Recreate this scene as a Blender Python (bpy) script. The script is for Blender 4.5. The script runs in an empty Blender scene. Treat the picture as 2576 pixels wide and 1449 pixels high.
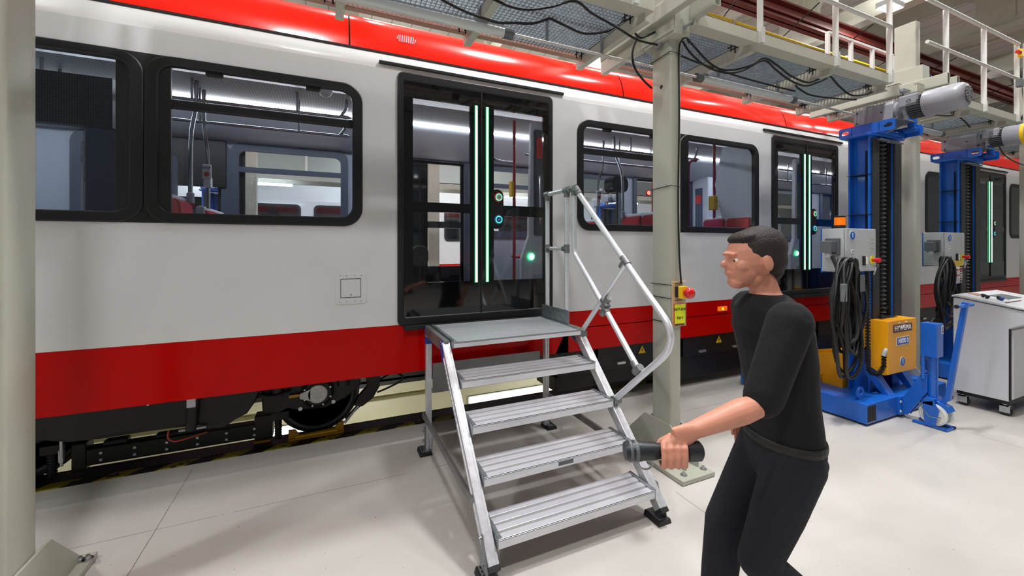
import bpy, bmesh, math, random
from mathutils import Vector, Matrix
from math import sin, cos, pi, radians
random.seed(4)
SC = bpy.context.scene
COL = SC.collection
# ---------------------------------------------------------------- camera
cd = bpy.data.cameras.new('camera'); cam = bpy.data.objects.new('camera', cd); COL.objects.link(cam)
cam.location = (0, 0, 1.64); cam.rotation_euler = (radians(90), 0, radians(-24.2))
cd.sensor_width = 36; cd.lens = 36 * 1030 / 2576; cd.shift_y = -106.5 / 2576
cd.clip_start = 0.05; cd.clip_end = 200
SC.camera = cam
# ---------------------------------------------------------------- world, view, hall lamps
w = bpy.data.worlds.new('world'); SC.world = w; w.use_nodes = True
w.node_tree.nodes['Background'].inputs[0].default_value = (0.94, 0.97, 1.0, 1)
w.node_tree.nodes['Background'].inputs[1].default_value = 0.14
SC.view_settings.view_transform = 'Standard'; SC.view_settings.look = 'None'
SC.view_settings.gamma = 1; SC.view_settings.use_curve_mapping = False
SC.view_settings.exposure = -0.23
def area(name, loc, sx, sy, power, col=(0.985, 0.99, 1.0), rot=(0, 0, 0), spread=180):
    l = bpy.data.lights.new(name, 'AREA'); l.shape = 'RECTANGLE'; l.size = sx; l.size_y = sy
    l.energy = power; l.color = col; l.spread = radians(spread)
    o = bpy.data.objects.new(name, l); o.location = loc; o.rotation_euler = rot; COL.objects.link(o); return o
HALL_LAMPS = [(-5.5, 0.5), (-0.5, -1.6), (3.1, 1.75), (5.6, 0.7), (9.5, 1.0), (11.45, 4.88), (0.5, 6.0), (6.5, 6.0), (-5, 8.0), (1, 11), (8, 11), (16, 0), (19, -2), (22, 2)]  # last two are added out of view, to light the far ceiling
LAMP_POWER = {(3.1, 1.75): 430, (0.5, 6.0): 170, (6.5, 6.0): 170, (-5, 8.0): 420, (1, 11): 520, (8, 11): 520, (-0.5, -1.6): 270, (5.6, 0.7): 120, (9.5, 1.0): 180, (-5.5, 0.5): 260, (19, -2): 200, (22, 2): 150, (16, 0): 150, (11.45, 4.88): 120}
def lamp_z(p): return 7.0 if p == (11.45, 4.88) else 8.2
for (lx, ly) in HALL_LAMPS:
    area('hall_lamp_light', (lx, ly, lamp_z((lx, ly)) - 0.1), 0.7, 0.3, LAMP_POWER.get((lx, ly), 200))
    area('added_ceiling_fill', (lx, ly, lamp_z((lx, ly)) + 0.12), 0.7, 0.3, 0.35 * LAMP_POWER.get((lx, ly), 200), rot=(pi, 0, 0))  # added upward fill above each lamp, brightens the ceiling

# ---------------------------------------------------------------- materials
def lin(c):
    return tuple(((x / 255) / 12.92 if x / 255 <= 0.04045 else ((x / 255 + 0.055) / 1.055) ** 2.4) for x in c) + (1,)
MATS = {}
def mat(name, rgb, rough=0.5, metal=0.0, coat=0.0, nscale=0, namt=0.0, bump=0.0, bscale=40, emit=None, estr=0, spec=None, stretch=None):
    m = bpy.data.materials.new(name); m.use_nodes = True; nt = m.node_tree; b = nt.nodes['Principled BSDF']
    c = lin(rgb); b.inputs['Base Color'].default_value = c
    b.inputs['Roughness'].default_value = rough; b.inputs['Metallic'].default_value = metal
    if coat: b.inputs['Coat Weight'].default_value = coat; b.inputs['Coat Roughness'].default_value = 0.06
    if spec is not None: b.inputs['Specular IOR Level'].default_value = spec
    tc = nt.nodes.new('ShaderNodeTexCoord'); mp = nt.nodes.new('ShaderNodeMapping')
    nt.links.new(tc.outputs['Object'], mp.inputs[0])
    if stretch: mp.inputs['Scale'].default_value = stretch
    if nscale:
        n = nt.nodes.new('ShaderNodeTexNoise'); n.inputs['Scale'].default_value = nscale; n.inputs['Detail'].default_value = 5
        nt.links.new(mp.outputs[0], n.inputs['Vector'])
        r = nt.nodes.new('ShaderNodeMapRange'); r.inputs[1].default_value = 0.3; r.inputs[2].default_value = 0.7
        r.inputs[3].default_value = 1 - namt; r.inputs[4].default_value = 1 + namt * 0.5
        nt.links.new(n.outputs[0], r.inputs[0])
        mx = nt.nodes.new('ShaderNodeVectorMath'); mx.operation = 'SCALE'; mx.inputs[0].default_value = c[:3]
        nt.links.new(r.outputs[0], mx.inputs['Scale']); nt.links.new(mx.outputs[0], b.inputs['Base Color'])
    if bump:
        n2 = nt.nodes.new('ShaderNodeTexNoise'); n2.inputs['Scale'].default_value = bscale; n2.inputs['Detail'].default_value = 3
        nt.links.new(mp.outputs[0], n2.inputs['Vector'])
        bp = nt.nodes.new('ShaderNodeBump'); bp.inputs['Strength'].default_value = bump; bp.inputs['Distance'].default_value = 0.01
        nt.links.new(n2.outputs[0], bp.inputs['Height']); nt.links.new(bp.outputs[0], b.inputs['Normal'])
    if emit:
        b.inputs['Emission Color'].default_value = lin(emit); b.inputs['Emission Strength'].default_value = estr
    MATS[name] = m; return m
def glass(name, tint, refl_rough=0.02, ior=1.5, extra=0.01):
    m = bpy.data.materials.new(name); m.use_nodes = True; nt = m.node_tree; nt.nodes.clear()
    out = nt.nodes.new('ShaderNodeOutputMaterial'); mx = nt.nodes.new('ShaderNodeMixShader')
    tr = nt.nodes.new('ShaderNodeBsdfTransparent'); tr.inputs[0].default_value = tuple(tint) + (1,)
    gl = nt.nodes.new('ShaderNodeBsdfGlossy'); gl.inputs['Roughness'].default_value = refl_rough
    fr = nt.nodes.new('ShaderNodeLayerWeight'); fr.inputs[0].default_value = 0.5      # facing = 1 - |cos|
    pw = nt.nodes.new('ShaderNodeMath'); pw.operation = 'POWER'; pw.inputs[1].default_value = 5; nt.links.new(fr.outputs['Facing'], pw.inputs[0])
    ad = nt.nodes.new('ShaderNodeMath'); ad.operation = 'MULTIPLY_ADD'; ad.inputs[1].default_value = 0.9; ad.inputs[2].default_value = 0.03 + extra; nt.links.new(pw.outputs[0], ad.inputs[0])
    nt.links.new(ad.outputs[0], mx.inputs[0]); nt.links.new(tr.outputs[0], mx.inputs[1]); nt.links.new(gl.outputs[0], mx.inputs[2])
    nt.links.new(mx.outputs[0], out.inputs[0]); MATS[name] = m; return m
mat('white_paint', (216, 217, 217), 0.24, coat=0.35, nscale=1.5, namt=0.03)
mat('stripe_red', (184, 1, 0), 0.22, coat=0.06, nscale=2, namt=0.06, spec=0.1)
mat('roof_red', (240, 26, 4), 0.13, coat=0.0, spec=0.45)
mat('black_rubber', (18, 19, 21), 0.45)
mat('black_gloss', (7, 7, 9), 0.06, coat=0.5)
mat('gap_dark', (25, 18, 18), 0.8)
mat('column_paint', (176, 176, 162), 0.42, nscale=3, namt=0.06, bump=0.03, bscale=60)
mat('gantry_paint', (186, 184, 170), 0.45, nscale=3, namt=0.06)
mat('dull_brown', (160, 118, 100), 0.5, nscale=3, namt=0.08)  # plain pinkish brown for toe beam, cable tray and name plate
mat('rail_paint', (206, 206, 200), 0.4)
mat('aluminium', (214, 214, 220), 0.34, metal=0.6, nscale=30, namt=0.12, stretch=(1, 1, 1))
mat('aluminium_bright', (226, 227, 234), 0.3, metal=0.45, nscale=14, namt=0.06, stretch=(0.4, 3, 3))
mat('aluminium_dull', (150, 150, 150), 0.5, metal=0.8, nscale=8, namt=0.2)
mat('tread_groove', (138, 136, 136), 0.7)
mat('cast_fitting', (130, 132, 132), 0.5, metal=0.7)
mat('galvanised', (150, 156, 160), 0.45, metal=0.75, nscale=12, namt=0.25)
mat('grating_steel', (164, 170, 176), 0.4, metal=0.8, nscale=20, namt=0.15)
mat('chrome', (215, 215, 218), 0.15, metal=1)
mat('steel_pole', (170, 172, 175), 0.25, metal=1)
mat('black_plastic', (22, 22, 23), 0.5)
mat('black_iron', (10, 10, 10), 0.5, nscale=8, namt=0.2)
mat('cable_black', (14, 14, 14), 0.5)
mat('jack_blue', (16, 96, 196), 0.36, coat=0.2, nscale=4, namt=0.1)
mat('bracket_blue', (20, 60, 150), 0.4)
mat('mast_cover', (38, 38, 40), 0.6)
mat('motor_grey', (152, 152, 160), 0.38, nscale=6, namt=0.05)
mat('box_yellow', (240, 165, 8), 0.35, nscale=3, namt=0.06)
mat('panel_grey', (186, 190, 192), 0.4)
mat('plug_grey', (92, 96, 100), 0.5)
mat('sign_blue', (20, 90, 180), 0.4)
mat('plain_white', (235, 235, 235), 0.5)
mat('letter_white', (240, 240, 240), 0.5)
mat('letter_black', (15, 15, 12), 0.5)
mat('letter_red', (200, 40, 50), 0.6)
mat('label_maroon', (90, 26, 22), 0.5)
mat('sign_yellow', (226, 236, 20), 0.5)
mat('warn_yellow', (240, 190, 10), 0.5)
mat('button_red', (205, 10, 18), 0.22, coat=0.6)
mat('button_yellow', (240, 195, 10), 0.4)
mat('plywood', (205, 170, 130), 0.7, nscale=6, namt=0.12, stretch=(1, 1, 8))
mat('console_grey', (206, 208, 212), 0.4, nscale=3, namt=0.03)
mat('brick_red', (104, 36, 25), 0.5, nscale=3, namt=0.1)
mat('pipe_yellow', (196, 172, 24), 0.4)
mat('concrete_beam', (186, 185, 170), 0.7, nscale=2, namt=0.06)
mat('ceiling_white', (222, 216, 208), 0.7, nscale=1, namt=0.04)
mat('hall_wall', (232, 240, 236), 0.6)
mat('pit_cream', (222, 220, 190), 0.35, nscale=3, namt=0.07, bump=0.12, bscale=50)
mat('pit_ground', (150, 115, 60), 0.9, nscale=24, namt=0.6)
mat('lining_grey', (168, 176, 190), 0.45)
mat('lining_dark', (72, 80, 98), 0.45)
mat('lining_light', (204, 210, 220), 0.4)
mat('seat_red', (176, 24, 40), 0.85, nscale=60, namt=0.15)
mat('pole_red', (150, 20, 30), 0.4)
mat('train_floor', (60, 60, 66), 0.7)
mat('light_strip', (255, 255, 255), emit=(246, 250, 255), estr=30)
mat('downlight', (255, 255, 255), emit=(255, 255, 250), estr=8)
mat('pit_light', (255, 255, 255), emit=(255, 255, 240), estr=4)
mat('ceiling_lamp', (255, 255, 255), emit=(255, 253, 248), estr=14)
mat('led_green', (190, 255, 220), emit=(130, 255, 196), estr=6)
mat('led_glow', (0, 60, 25), 0.3, emit=(0, 120, 50), estr=0.8)
mat('lamp_red', (255, 80, 60), emit=(255, 90, 70), estr=6)
mat('lamp_green', (120, 255, 190), emit=(90, 255, 180), estr=1.6)
mat('lamp_white', (255, 255, 255), emit=(235, 255, 245), estr=2.5)
mat('amber', (230, 110, 5), 0.2, emit=(255, 120, 5), estr=0.5)
mat('amber_lit', (255, 160, 30), emit=(255, 170, 40), estr=5)
mat('tube_clear', (205, 210, 210), 0.2, coat=0.5)
mat('skin', (206, 140, 116), 0.5, nscale=20, namt=0.06)
mat('hair', (36, 26, 22), 0.7, nscale=80, namt=0.3, bump=0.4, bscale=120)
mat('shirt_black', (6, 6, 10), 0.9, bump=0.3, bscale=25)
mat('trouser_navy', (20, 22, 32), 0.9, bump=0.3, bscale=25)
mat('shoe_black', (20, 20, 20), 0.6)
mat('tool_black', (36, 40, 44), 0.4)
mat('eye_white', (230, 228, 222), 0.3)
mat('paper', (224, 224, 228), 0.8)
mat('tape_yellow', (236, 196, 60), 0.5)
mat('orange_wire', (200, 80, 50), 0.5)
mat('wheel_nylon', (222, 222, 216), 0.4)
mat('grey_rim', (72, 82, 86), 0.5)
mat('chock_yellow', (196, 140, 12), 0.45, nscale=6, namt=0.2)
mat('far_wall_dark', (30, 34, 40), 0.3)
mat('silver_cap', (196, 196, 192), 0.4, metal=0.3)
mat('bolt_metal', (190, 192, 194), 0.3, metal=0.9)
glass('window_glass', (0.87, 0.90, 0.93), extra=0.01)
glass('vent_glass', (0.96, 0.965, 0.97), extra=-0.02)
glass('door_glass', (0.93, 0.935, 0.945), extra=0.005)

def node_mat(name, build, rough=0.5, metal=0):
    m = bpy.data.materials.new(name); m.use_nodes = True; nt = m.node_tree; b = nt.nodes['Principled BSDF']
    b.inputs['Roughness'].default_value = rough; b.inputs['Metallic'].default_value = metal
    tc = nt.nodes.new('ShaderNodeTexCoord'); sp = nt.nodes.new('ShaderNodeSeparateXYZ')
    nt.links.new(tc.outputs['Object'], sp.inputs[0])
    def M(op, a, b_=None, c_=None):
        n = nt.nodes.new('ShaderNodeMath'); n.operation = op
        for i, v in enumerate((a, b_, c_)):
            if v is None: continue
            if isinstance(v, (int, float)): n.inputs[i].default_value = v
            else: nt.links.new(v, n.inputs[i])
        return n.outputs[0]
    def MIX(f, c1, c2):
        n = nt.nodes.new('ShaderNodeMix'); n.data_type = 'RGBA'
        nt.links.new(f, n.inputs[0])
        for i, v in ((6, c1), (7, c2)):
            if isinstance(v, tuple): n.inputs[i].default_value = v
            else: nt.links.new(v, n.inputs[i])
        return n.outputs[2]
    def NOISE(scale, detail=4, stretch=None):
        n = nt.nodes.new('ShaderNodeTexNoise'); n.inputs['Scale'].default_value = scale; n.inputs['Detail'].default_value = detail
        if stretch:
            mp = nt.nodes.new('ShaderNodeMapping'); mp.inputs['Scale'].default_value = stretch[:3]
            if len(stretch) > 3: mp.inputs['Rotation'].default_value = (0, 0, stretch[3])
            nt.links.new(tc.outputs['Object'], mp.inputs[0]); nt.links.new(mp.outputs[0], n.inputs['Vector'])
        else: nt.links.new(tc.outputs['Object'], n.inputs['Vector'])
        return n.outputs[0]
    build(nt, b, sp.outputs[0], sp.outputs[1], sp.outputs[2], M, MIX, NOISE)
    MATS[name] = m; return m
def _floor(nt, b, x, y, z, M, MIX, NOISE):
    base = MIX(M('MULTIPLY', M('SUBTRACT', NOISE(0.8), 0.35), 3), lin((190, 185, 179)), lin((202, 198, 193)))
    wob = M('MULTIPLY', M('SUBTRACT', NOISE(9), 0.5), 0.012)
    line = M('LESS_THAN', M('ABSOLUTE', M('SUBTRACT', M('ADD', y, wob), 3.0)), 0.0022)
    lx = M('LESS_THAN', M('ABSOLUTE', M('SUBTRACT', M('FRACT', M('DIVIDE', M('ADD', M('SUBTRACT', x, 2.11), wob), 3.02)), 0.0)), 0.0015)
    lines = M('MAXIMUM', line, lx)
    broken = M('GREATER_THAN', NOISE(2.2), 0.42)
    c = MIX(M('MULTIPLY', M('MULTIPLY', lines, broken), 0.75), base, lin((95, 80, 68)))
    spk = M('GREATER_THAN', NOISE(33, 2), 0.755)
    c = MIX(M('MULTIPLY', spk, 0.7), c, lin((95, 88, 82)))
    scr = M('GREATER_THAN', NOISE(6, 6, (1, 14, 1, 0.5)), 0.70)
    c = MIX(M('MULTIPLY', scr, 0.22), c, lin((110, 105, 100)))
    sm = M('MULTIPLY', M('SUBTRACT', NOISE(1.7, 6), 0.52), 1.6)
    c = MIX(M('MAXIMUM', M('MULTIPLY', sm, 0.35), 0.0), c, lin((150, 144, 136)))
    nt.links.new(c, b.inputs['Base Color'])
    r = M('MULTIPLY_ADD', NOISE(5), 0.25, 0.22); nt.links.new(r, b.inputs['Roughness'])
node_mat('floor_epoxy', _floor)
def _haz(nt, b, x, y, z, M, MIX, NOISE):
    f = M('GREATER_THAN', M('FRACT', M('DIVIDE', M('ADD', x, M('MULTIPLY', y, -1.0)), 0.34)), 0.5)
    c = MIX(f, lin((18, 18, 16)), lin((150, 136, 20)))
    c = MIX(M('GREATER_THAN', NOISE(14), 0.6), c, lin((40, 38, 34)))
    nt.links.new(c, b.inputs['Base Color'])
node_mat('hazard_stripe', _haz, 0.6)
def _tread(nt, b, x, y, z, M, MIX, NOISE):
    u = M('FRACT', M('MULTIPLY', x, 30)); v = M('FRACT', M('MULTIPLY', y, 30))
    d = M('ADD', M('MULTIPLY', M('ABSOLUTE', M('SUBTRACT', u, 0.5)), 1.0), M('MULTIPLY', M('ABSOLUTE', M('SUBTRACT', v, 0.5)), 2.4))
    f = M('LESS_THAN', d, 0.4)
    c = MIX(f, lin((52, 53, 56)), lin((92, 94, 98)))
    nt.links.new(c, b.inputs['Base Color'])
    bp = nt.nodes.new('ShaderNodeBump'); bp.inputs['Strength'].default_value = 0.5; nt.links.new(f, bp.inputs['Height']); nt.links.new(bp.outputs[0], b.inputs['Normal'])
node_mat('chequer_plate', _tread, 0.45, 0.6)
def dots(n, on, off, rad, ax='xz'):
    def f(nt, b, x, y, z, M, MIX, NOISE):
        a, c_ = (x, z) if ax == 'xz' else (x, y)
        u = M('SUBTRACT', M('FRACT', M('MULTIPLY', a, n)), 0.5); v = M('SUBTRACT', M('FRACT', M('MULTIPLY', c_, n)), 0.5)
        f_ = M('LESS_THAN', M('ADD', M('MULTIPLY', u, u), M('MULTIPLY', v, v)), rad * rad)
        nt.links.new(MIX(f_, lin(off), lin(on)), b.inputs['Base Color'])
    return f
node_mat('display_dots', dots(80, (80, 88, 96), (10, 12, 15), 0.2), 0.4)
node_mat('perforated', dots(40, (90, 92, 96), (158, 160, 164), 0.25, 'xy'), 0.5)
def _ceil(nt, b, x, y, z, M, MIX, NOISE):
    f = M('LESS_THAN', M('FRACT', M('MULTIPLY', x, 1.6)), 0.06)
    c = MIX(f, lin((226, 222, 214)), lin((170, 168, 160)))
    nt.links.new(c, b.inputs['Base Color'])
node_mat('ceiling_panel', _ceil, 0.7)

# ---------------------------------------------------------------- mesh helpers
ORG = {}
class MB:
    def __init__(self): self.bm = bmesh.new()
    def box(self, x0, x1, y0, y1, z0, z1):
        vs = [self.bm.verts.new((x, y, z)) for x in (x0, x1) for y in (y0, y1) for z in (z0, z1)]
        for f in ((0, 1, 3, 2), (4, 6, 7, 5), (0, 4, 5, 1), (2, 3, 7, 6), (0, 2, 6, 4), (1, 5, 7, 3)):
            self.bm.faces.new([vs[i] for i in f])
        return self
    def bar(self, p0, p1, w, h, up=(0, 0, 1)):
        p0 = Vector(p0); p1 = Vector(p1); d = (p1 - p0).normalized(); u = Vector(up)
        s = d.cross(u)
        if s.length < 1e-4: s = d.cross(Vector((0, 1, 0)))
        s.normalize(); u = s.cross(d).normalized()
        vs = [self.bm.verts.new(p + s * a * w / 2 + u * b * h / 2) for p in (p0, p1) for a in (-1, 1) for b in (-1, 1)]
        for f in ((0, 1, 3, 2), (4, 6, 7, 5), (0, 4, 5, 1), (2, 3, 7, 6), (0, 2, 6, 4), (1, 5, 7, 3)):
            self.bm.faces.new([vs[i] for i in f])
        return self
    def tube(self, pts, r, n=10, caps=True, closed=False):
        pts = [Vector(p) for p in pts]
        rs = r if isinstance(r, (list, tuple)) else [r] * len(pts)
        rings = []; N = len(pts); prev = None
        for i, p in enumerate(pts):
            if closed: d = pts[(i + 1) % N] - pts[i - 1]
            else: d = pts[min(i + 1, N - 1)] - pts[max(i - 1, 0)]
            d.normalize()
            if prev is None:
                a = d.cross(Vector((0, 0, 1)))
                if a.length < 1e-3: a = d.cross(Vector((0, 1, 0)))
                a.normalize()
            else:
                a = prev - d * prev.dot(d); a.normalize()
            prev = a; b_ = d.cross(a)
            rr = rs[i]; ra, rb = (rr if isinstance(rr, (tuple, list)) else (rr, rr))
            rings.append([self.bm.verts.new(p + a * cos(2 * pi * k / n) * ra + b_ * sin(2 * pi * k / n) * rb) for k in range(n)])
        M_ = N if closed else N - 1
        for i in range(M_):
            A, B = rings[i], rings[(i + 1) % N]
            for k in range(n): self.bm.faces.new((A[k], A[(k + 1) % n], B[(k + 1) % n], B[k]))
        if caps and not closed:
            self.bm.faces.new(rings[0][::-1]); self.bm.faces.new(rings[-1])
        return self
    def cyl(self, p0, p1, r, n=20, r1=None): return self.tube([p0, p1], [r, r if r1 is None else r1], n)
    def lathe(self, o, axis, prof, n=24):
        o = Vector(o); ax = Vector(axis).normalized(); a = ax.cross(Vector((0, 0, 1)))
        if a.length < 1e-3: a = Vector((1, 0, 0))
        a.normalize(); b_ = ax.cross(a); rings = []
        for (r, h) in prof:
            rings.append([self.bm.verts.new(o + ax * h + (a * cos(2 * pi * k / n) + b_ * sin(2 * pi * k / n)) * max(r, 1e-4)) for k in range(n)])
        for A, B in zip(rings, rings[1:]):
            for k in range(n): self.bm.faces.new((A[k], A[(k + 1) % n], B[(k + 1) % n], B[k]))
        self.bm.faces.new(rings[0][::-1]); self.bm.faces.new(rings[-1]); return self
    def prism(self, pts, ax, a0, a1):
        """polygon pts extruded along axis ax ('x': pts=(y,z); 'y': (x,z); 'z': (x,y))"""
        def P(p, t): return {'x': (t, p[0], p[1]), 'y': (p[0], t, p[1]), 'z': (p[0], p[1], t)}[ax]
        A = [self.bm.verts.new(P(p, a0)) for p in pts]; B = [self.bm.verts.new(P(p, a1)) for p in pts]; n = len(pts)
        for k in range(n): self.bm.faces.new((A[k], A[(k + 1) % n], B[(k + 1) % n], B[k]))
        self.bm.faces.new(A[::-1]); self.bm.faces.new(B); return self
    def ring(self, outer, inner, y0, y1, plane='y'):
        """flat ring between two equal-length loops of (x,z), extruded y0..y1"""
        def P(p, t): return (p[0], t, p[1]) if plane == 'y' else (t, p[0], p[1])
        L = [[self.bm.verts.new(P(p, t)) for p in lp] for t in (y0, y1) for lp in (outer, inner)]
        o0, i0, o1, i1 = L; n = len(outer)
        for k in range(n):
            j = (k + 1) % n
            self.bm.faces.new((o0[k], o0[j], i0[j], i0[k])); self.bm.faces.new((o1[k], i1[k], i1[j], o1[j]))
            self.bm.faces.new((o0[k], o1[k], o1[j], o0[j])); self.bm.faces.new((i0[k], i0[j], i1[j], i1[k]))
        return self
    def sheet(self, xs, zs, fn, skip=None):
        V = {}
        def v(i, j):
            if (i, j) not in V: V[(i, j)] = self.bm.verts.new(fn(xs[i], zs[j]))
            return V[(i, j)]
        for i in range(len(xs) - 1):
            for j in range(len(zs) - 1):
                cx, cz = (xs[i] + xs[i + 1]) / 2, (zs[j] + zs[j + 1]) / 2
                if skip and skip(cx, cz): continue
                self.bm.faces.new((v(i, j), v(i + 1, j), v(i + 1, j + 1), v(i, j + 1)))
        return self
    def ball(self, c, r, seg=16, sc=(1, 1, 1), rot=None):
        m = Matrix.Translation(Vector(c)) @ (rot or Matrix.Identity(4)) @ Matrix.Diagonal((r * sc[0], r * sc[1], r * sc[2], 1))
        bmesh.ops.create_uvsphere(self.bm, u_segments=seg, v_segments=max(6, seg // 2), radius=1, matrix=m); return self
    def build(self, name, m, parent=None, smooth=False, bevel=0, solid=0, sub=0, origin=None, **props):
        bm = self.bm
        bmesh.ops.recalc_face_normals(bm, faces=bm.faces)
        o0 = ORG[parent.name] if parent is not None else Vector(origin or (0, 0, 0))
        for v in bm.verts: v.co -= o0
        me = bpy.data.meshes.new(name); bm.to_mesh(me); bm.free()
        mats = m if isinstance(m, (list, tuple)) else [m]
        for k in mats: me.materials.append(MATS[k])
        o = bpy.data.objects.new(name, me); COL.objects.link(o)
        if parent is not None: o.parent = parent
        else: o.location = o0
        ORG[o.name] = o0
        if smooth:
            me.shade_smooth()
            try: me.set_sharp_from_angle(angle=radians(38))
            except Exception: pass
        if solid:
            s = o.modifiers.new('solid', 'SOLIDIFY'); s.thickness = solid; s.offset = 0
        if bevel:
            b_ = o.modifiers.new('bevel', 'BEVEL'); b_.width = bevel; b_.segments = 2; b_.limit_method = 'ANGLE'; b_.angle_limit = radians(40)
        for k, v_ in props.items(): o[k] = v_
        return o
def tag(o, label, cat, group=None, kind=None):
    if label: o['label'] = label
    if cat: o['category'] = cat
    if group: o['group'] = group
    if kind: o['kind'] = kind
    return o
def thing(name, label, cat, loc=(0, 0, 0), group=None):
    o = bpy.data.objects.new(name, None); COL.objects.link(o); o.location = loc; o.empty_display_size = 0.1
    ORG[o.name] = Vector(loc); return tag(o, label, cat, group)
def struct(o): o['kind'] = 'structure'; return o
def copy_tree(o, parent=None):
    c = o.copy(); COL.objects.link(c)
    if parent is not None: c.parent = parent
    ORG[c.name] = ORG[o.name].copy() if o.name in ORG else Vector((0, 0, 0))
    for ch in list(o.children): copy_tree(ch, c)
    return c
def rrect(x0, x1, z0, z1, r, n=5):
    pts = []
    for (cx, cz, a0) in ((x1 - r, z1 - r, 0), (x0 + r, z1 - r, 90), (x0 + r, z0 + r, 180), (x1 - r, z0 + r, 270)):
        for k in range(n + 1):
            a = radians(a0 + 90 * k / n); pts.append((cx + r * cos(a), cz + r * sin(a)))
    return pts
def text(name, body, size, origin, right, up, m, parent=None, depth=0.001, align='CENTER', **props):
    cu = bpy.data.curves.new('t', 'FONT'); cu.body = body; cu.size = size; cu.align_x = align; cu.align_y = 'CENTER'; cu.extrude = depth; cu.offset = size * 0.012
    ob = bpy.data.objects.new('t', cu); COL.objects.link(ob); bpy.context.view_layer.update()
    me = bpy.data.meshes.new_from_object(ob.evaluated_get(bpy.context.evaluated_depsgraph_get()))
    bpy.data.objects.remove(ob); bpy.data.curves.remove(cu)
    R = Vector(right).normalized(); U = Vector(up).normalized(); Nn = R.cross(U)
    o0 = ORG[parent.name] if parent is not None else Vector((0, 0, 0))
    for v in me.vertices: v.co = Vector(origin) + R * v.co.x + U * v.co.y + Nn * v.co.z - o0
    me.name = name; me.materials.clear(); me.materials.append(MATS[m])
    o = bpy.data.objects.new(name, me); COL.objects.link(o); ORG[o.name] = o0
    if parent is not None: o.parent = parent
    for k, v_ in props.items(): o[k] = v_
    return o
def smooth_path(pts, n=6):
    P = [Vector(p) for p in pts]; out = []
    for i in range(len(P) - 1):
        p0 = P[max(i - 1, 0)]; p1 = P[i]; p2 = P[i + 1]; p3 = P[min(i + 2, len(P) - 1)]
        for k in range(n):
            t = k / n
            out.append(0.5 * ((2 * p1) + (p2 - p0) * t + (2 * p0 - 5 * p1 + 4 * p2 - p3) * t * t + (3 * p1 - p0 - 3 * p2 + p3) * t ** 3))
    out.append(P[-1]); return out

# ---------------------------------------------------------------- the hall
struct(MB().box(-12, 34, -9, 3.78, -0.3, 0).build('floor', 'floor_epoxy'))
struct(MB().box(-12, 34, 5.62, 19.2, -0.3, 0).build('floor', 'floor_epoxy'))
struct(MB().box(-12, 34, 3.72, 5.7, -1.45, -1.3).build('floor', 'pit_ground'))
struct(MB().box(-12, 34, 3.78, 3.87, -0.3, 0.003).build('trim_1', 'hazard_stripe'))
struct(MB().box(-12, 34, 3.87, 4.0, -0.3, 0.004).build('trim_2', 'chequer_plate'))
m = MB(); m.box(-12, 34, 3.985, 4.045, -0.07, 0.002); m.box(-12, 34, 3.96, 4.10, -0.12, -0.06); m.box(-12, 34, 5.40, 5.46, -0.07, 0.002); m.box(-12, 34, 5.36, 5.5, -0.12, -0.07)
struct(m.build('trim_3', 'black_iron'))
m = MB(); m.box(-12, 34, 5.55, 5.65, -1.3, -0.0); m.box(-12, 34, 5.47, 5.56, -0.26, -0.02); m.box(-12, 34, 5.45, 5.56, -0.62, -0.33); m.box(-12, 34, 5.49, 5.56, -0.98, -0.72)
struct(m.build('wall_pit', 'pit_cream', bevel=0.01))
m = MB()
for k in range(40): m.cyl((-11.5 + k * 0.9, 5.47, -0.12), (-11.5 + k * 0.9, 5.452, -0.12), 0.018, 12)
struct(m.build('trim_4', 'bolt_metal'))
struct(MB().box(-12, 34, 3.68, 3.78, -1.3, -0.3).build('wall_pit_near', 'pit_cream'))
struct(MB().box(-12, 34, 19.0, 19.3, -0.3, 9.2).build('wall_far', 'hall_wall'))
struct(MB().box(34, 34.3, -9, 19.3, -0.3, 9.2).build('wall_right', 'hall_wall'))
struct(MB().box(-12.3, -12, -9, 19.3, -0.3, 9.2).build('wall_left', 'hall_wall'))
struct(MB().box(-12, 34, -9, 19.3, 8.9, 9.1).build('ceiling', 'ceiling_panel'))
# lit tubes in the pit side
PIT = [(-0.72, -0.2, 'short lit strip lamp in the pit just left of the wheel chock'), (1.79, 3.5, 'long bright strip lamp in the pit seen between the steps legs'), (6.7, 8.1, 'lit strip lamp in the pit seen under the equipment boxes, left of the first jack')]
for i, (x0, xe, plab) in enumerate(PIT):
    t = thing('pit_lamp', None, 'lamp', (x0, 5.44, -0.5), 'lit lamps along the far side of the track pit')
    t['label'] = plab
    MB().box(x0, xe, 5.415, 5.44, -0.55, -0.47).build('diffuser', 'pit_light', t)
    MB().box(x0 - 0.02, xe + 0.02, 5.43, 5.452, -0.565, -0.455).build('lamp_housing', 'panel_grey', t)
for i, x0 in enumerate((-3.6, 0.2, 3.4, 6.8)):  # unseen lamps, added to brighten the cream far side of the pit
    t = thing('added_pit_lamp', 'unseen strip lamp added on the near pit wall to brighten the pit', 'lamp', (x0, 3.8, -0.75), 'lamps on the near pit wall')
    MB().box(x0 - 0.7, x0 + 0.7, 3.785, 3.80, -0.80, -0.70).build('diffuser', 'pit_light', t)
    area('added_pit_fill', (x0, 3.82, -0.75), 1.4, 0.1, 16, (1, 0.97, 0.86), (radians(100), 0, 0))
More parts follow.
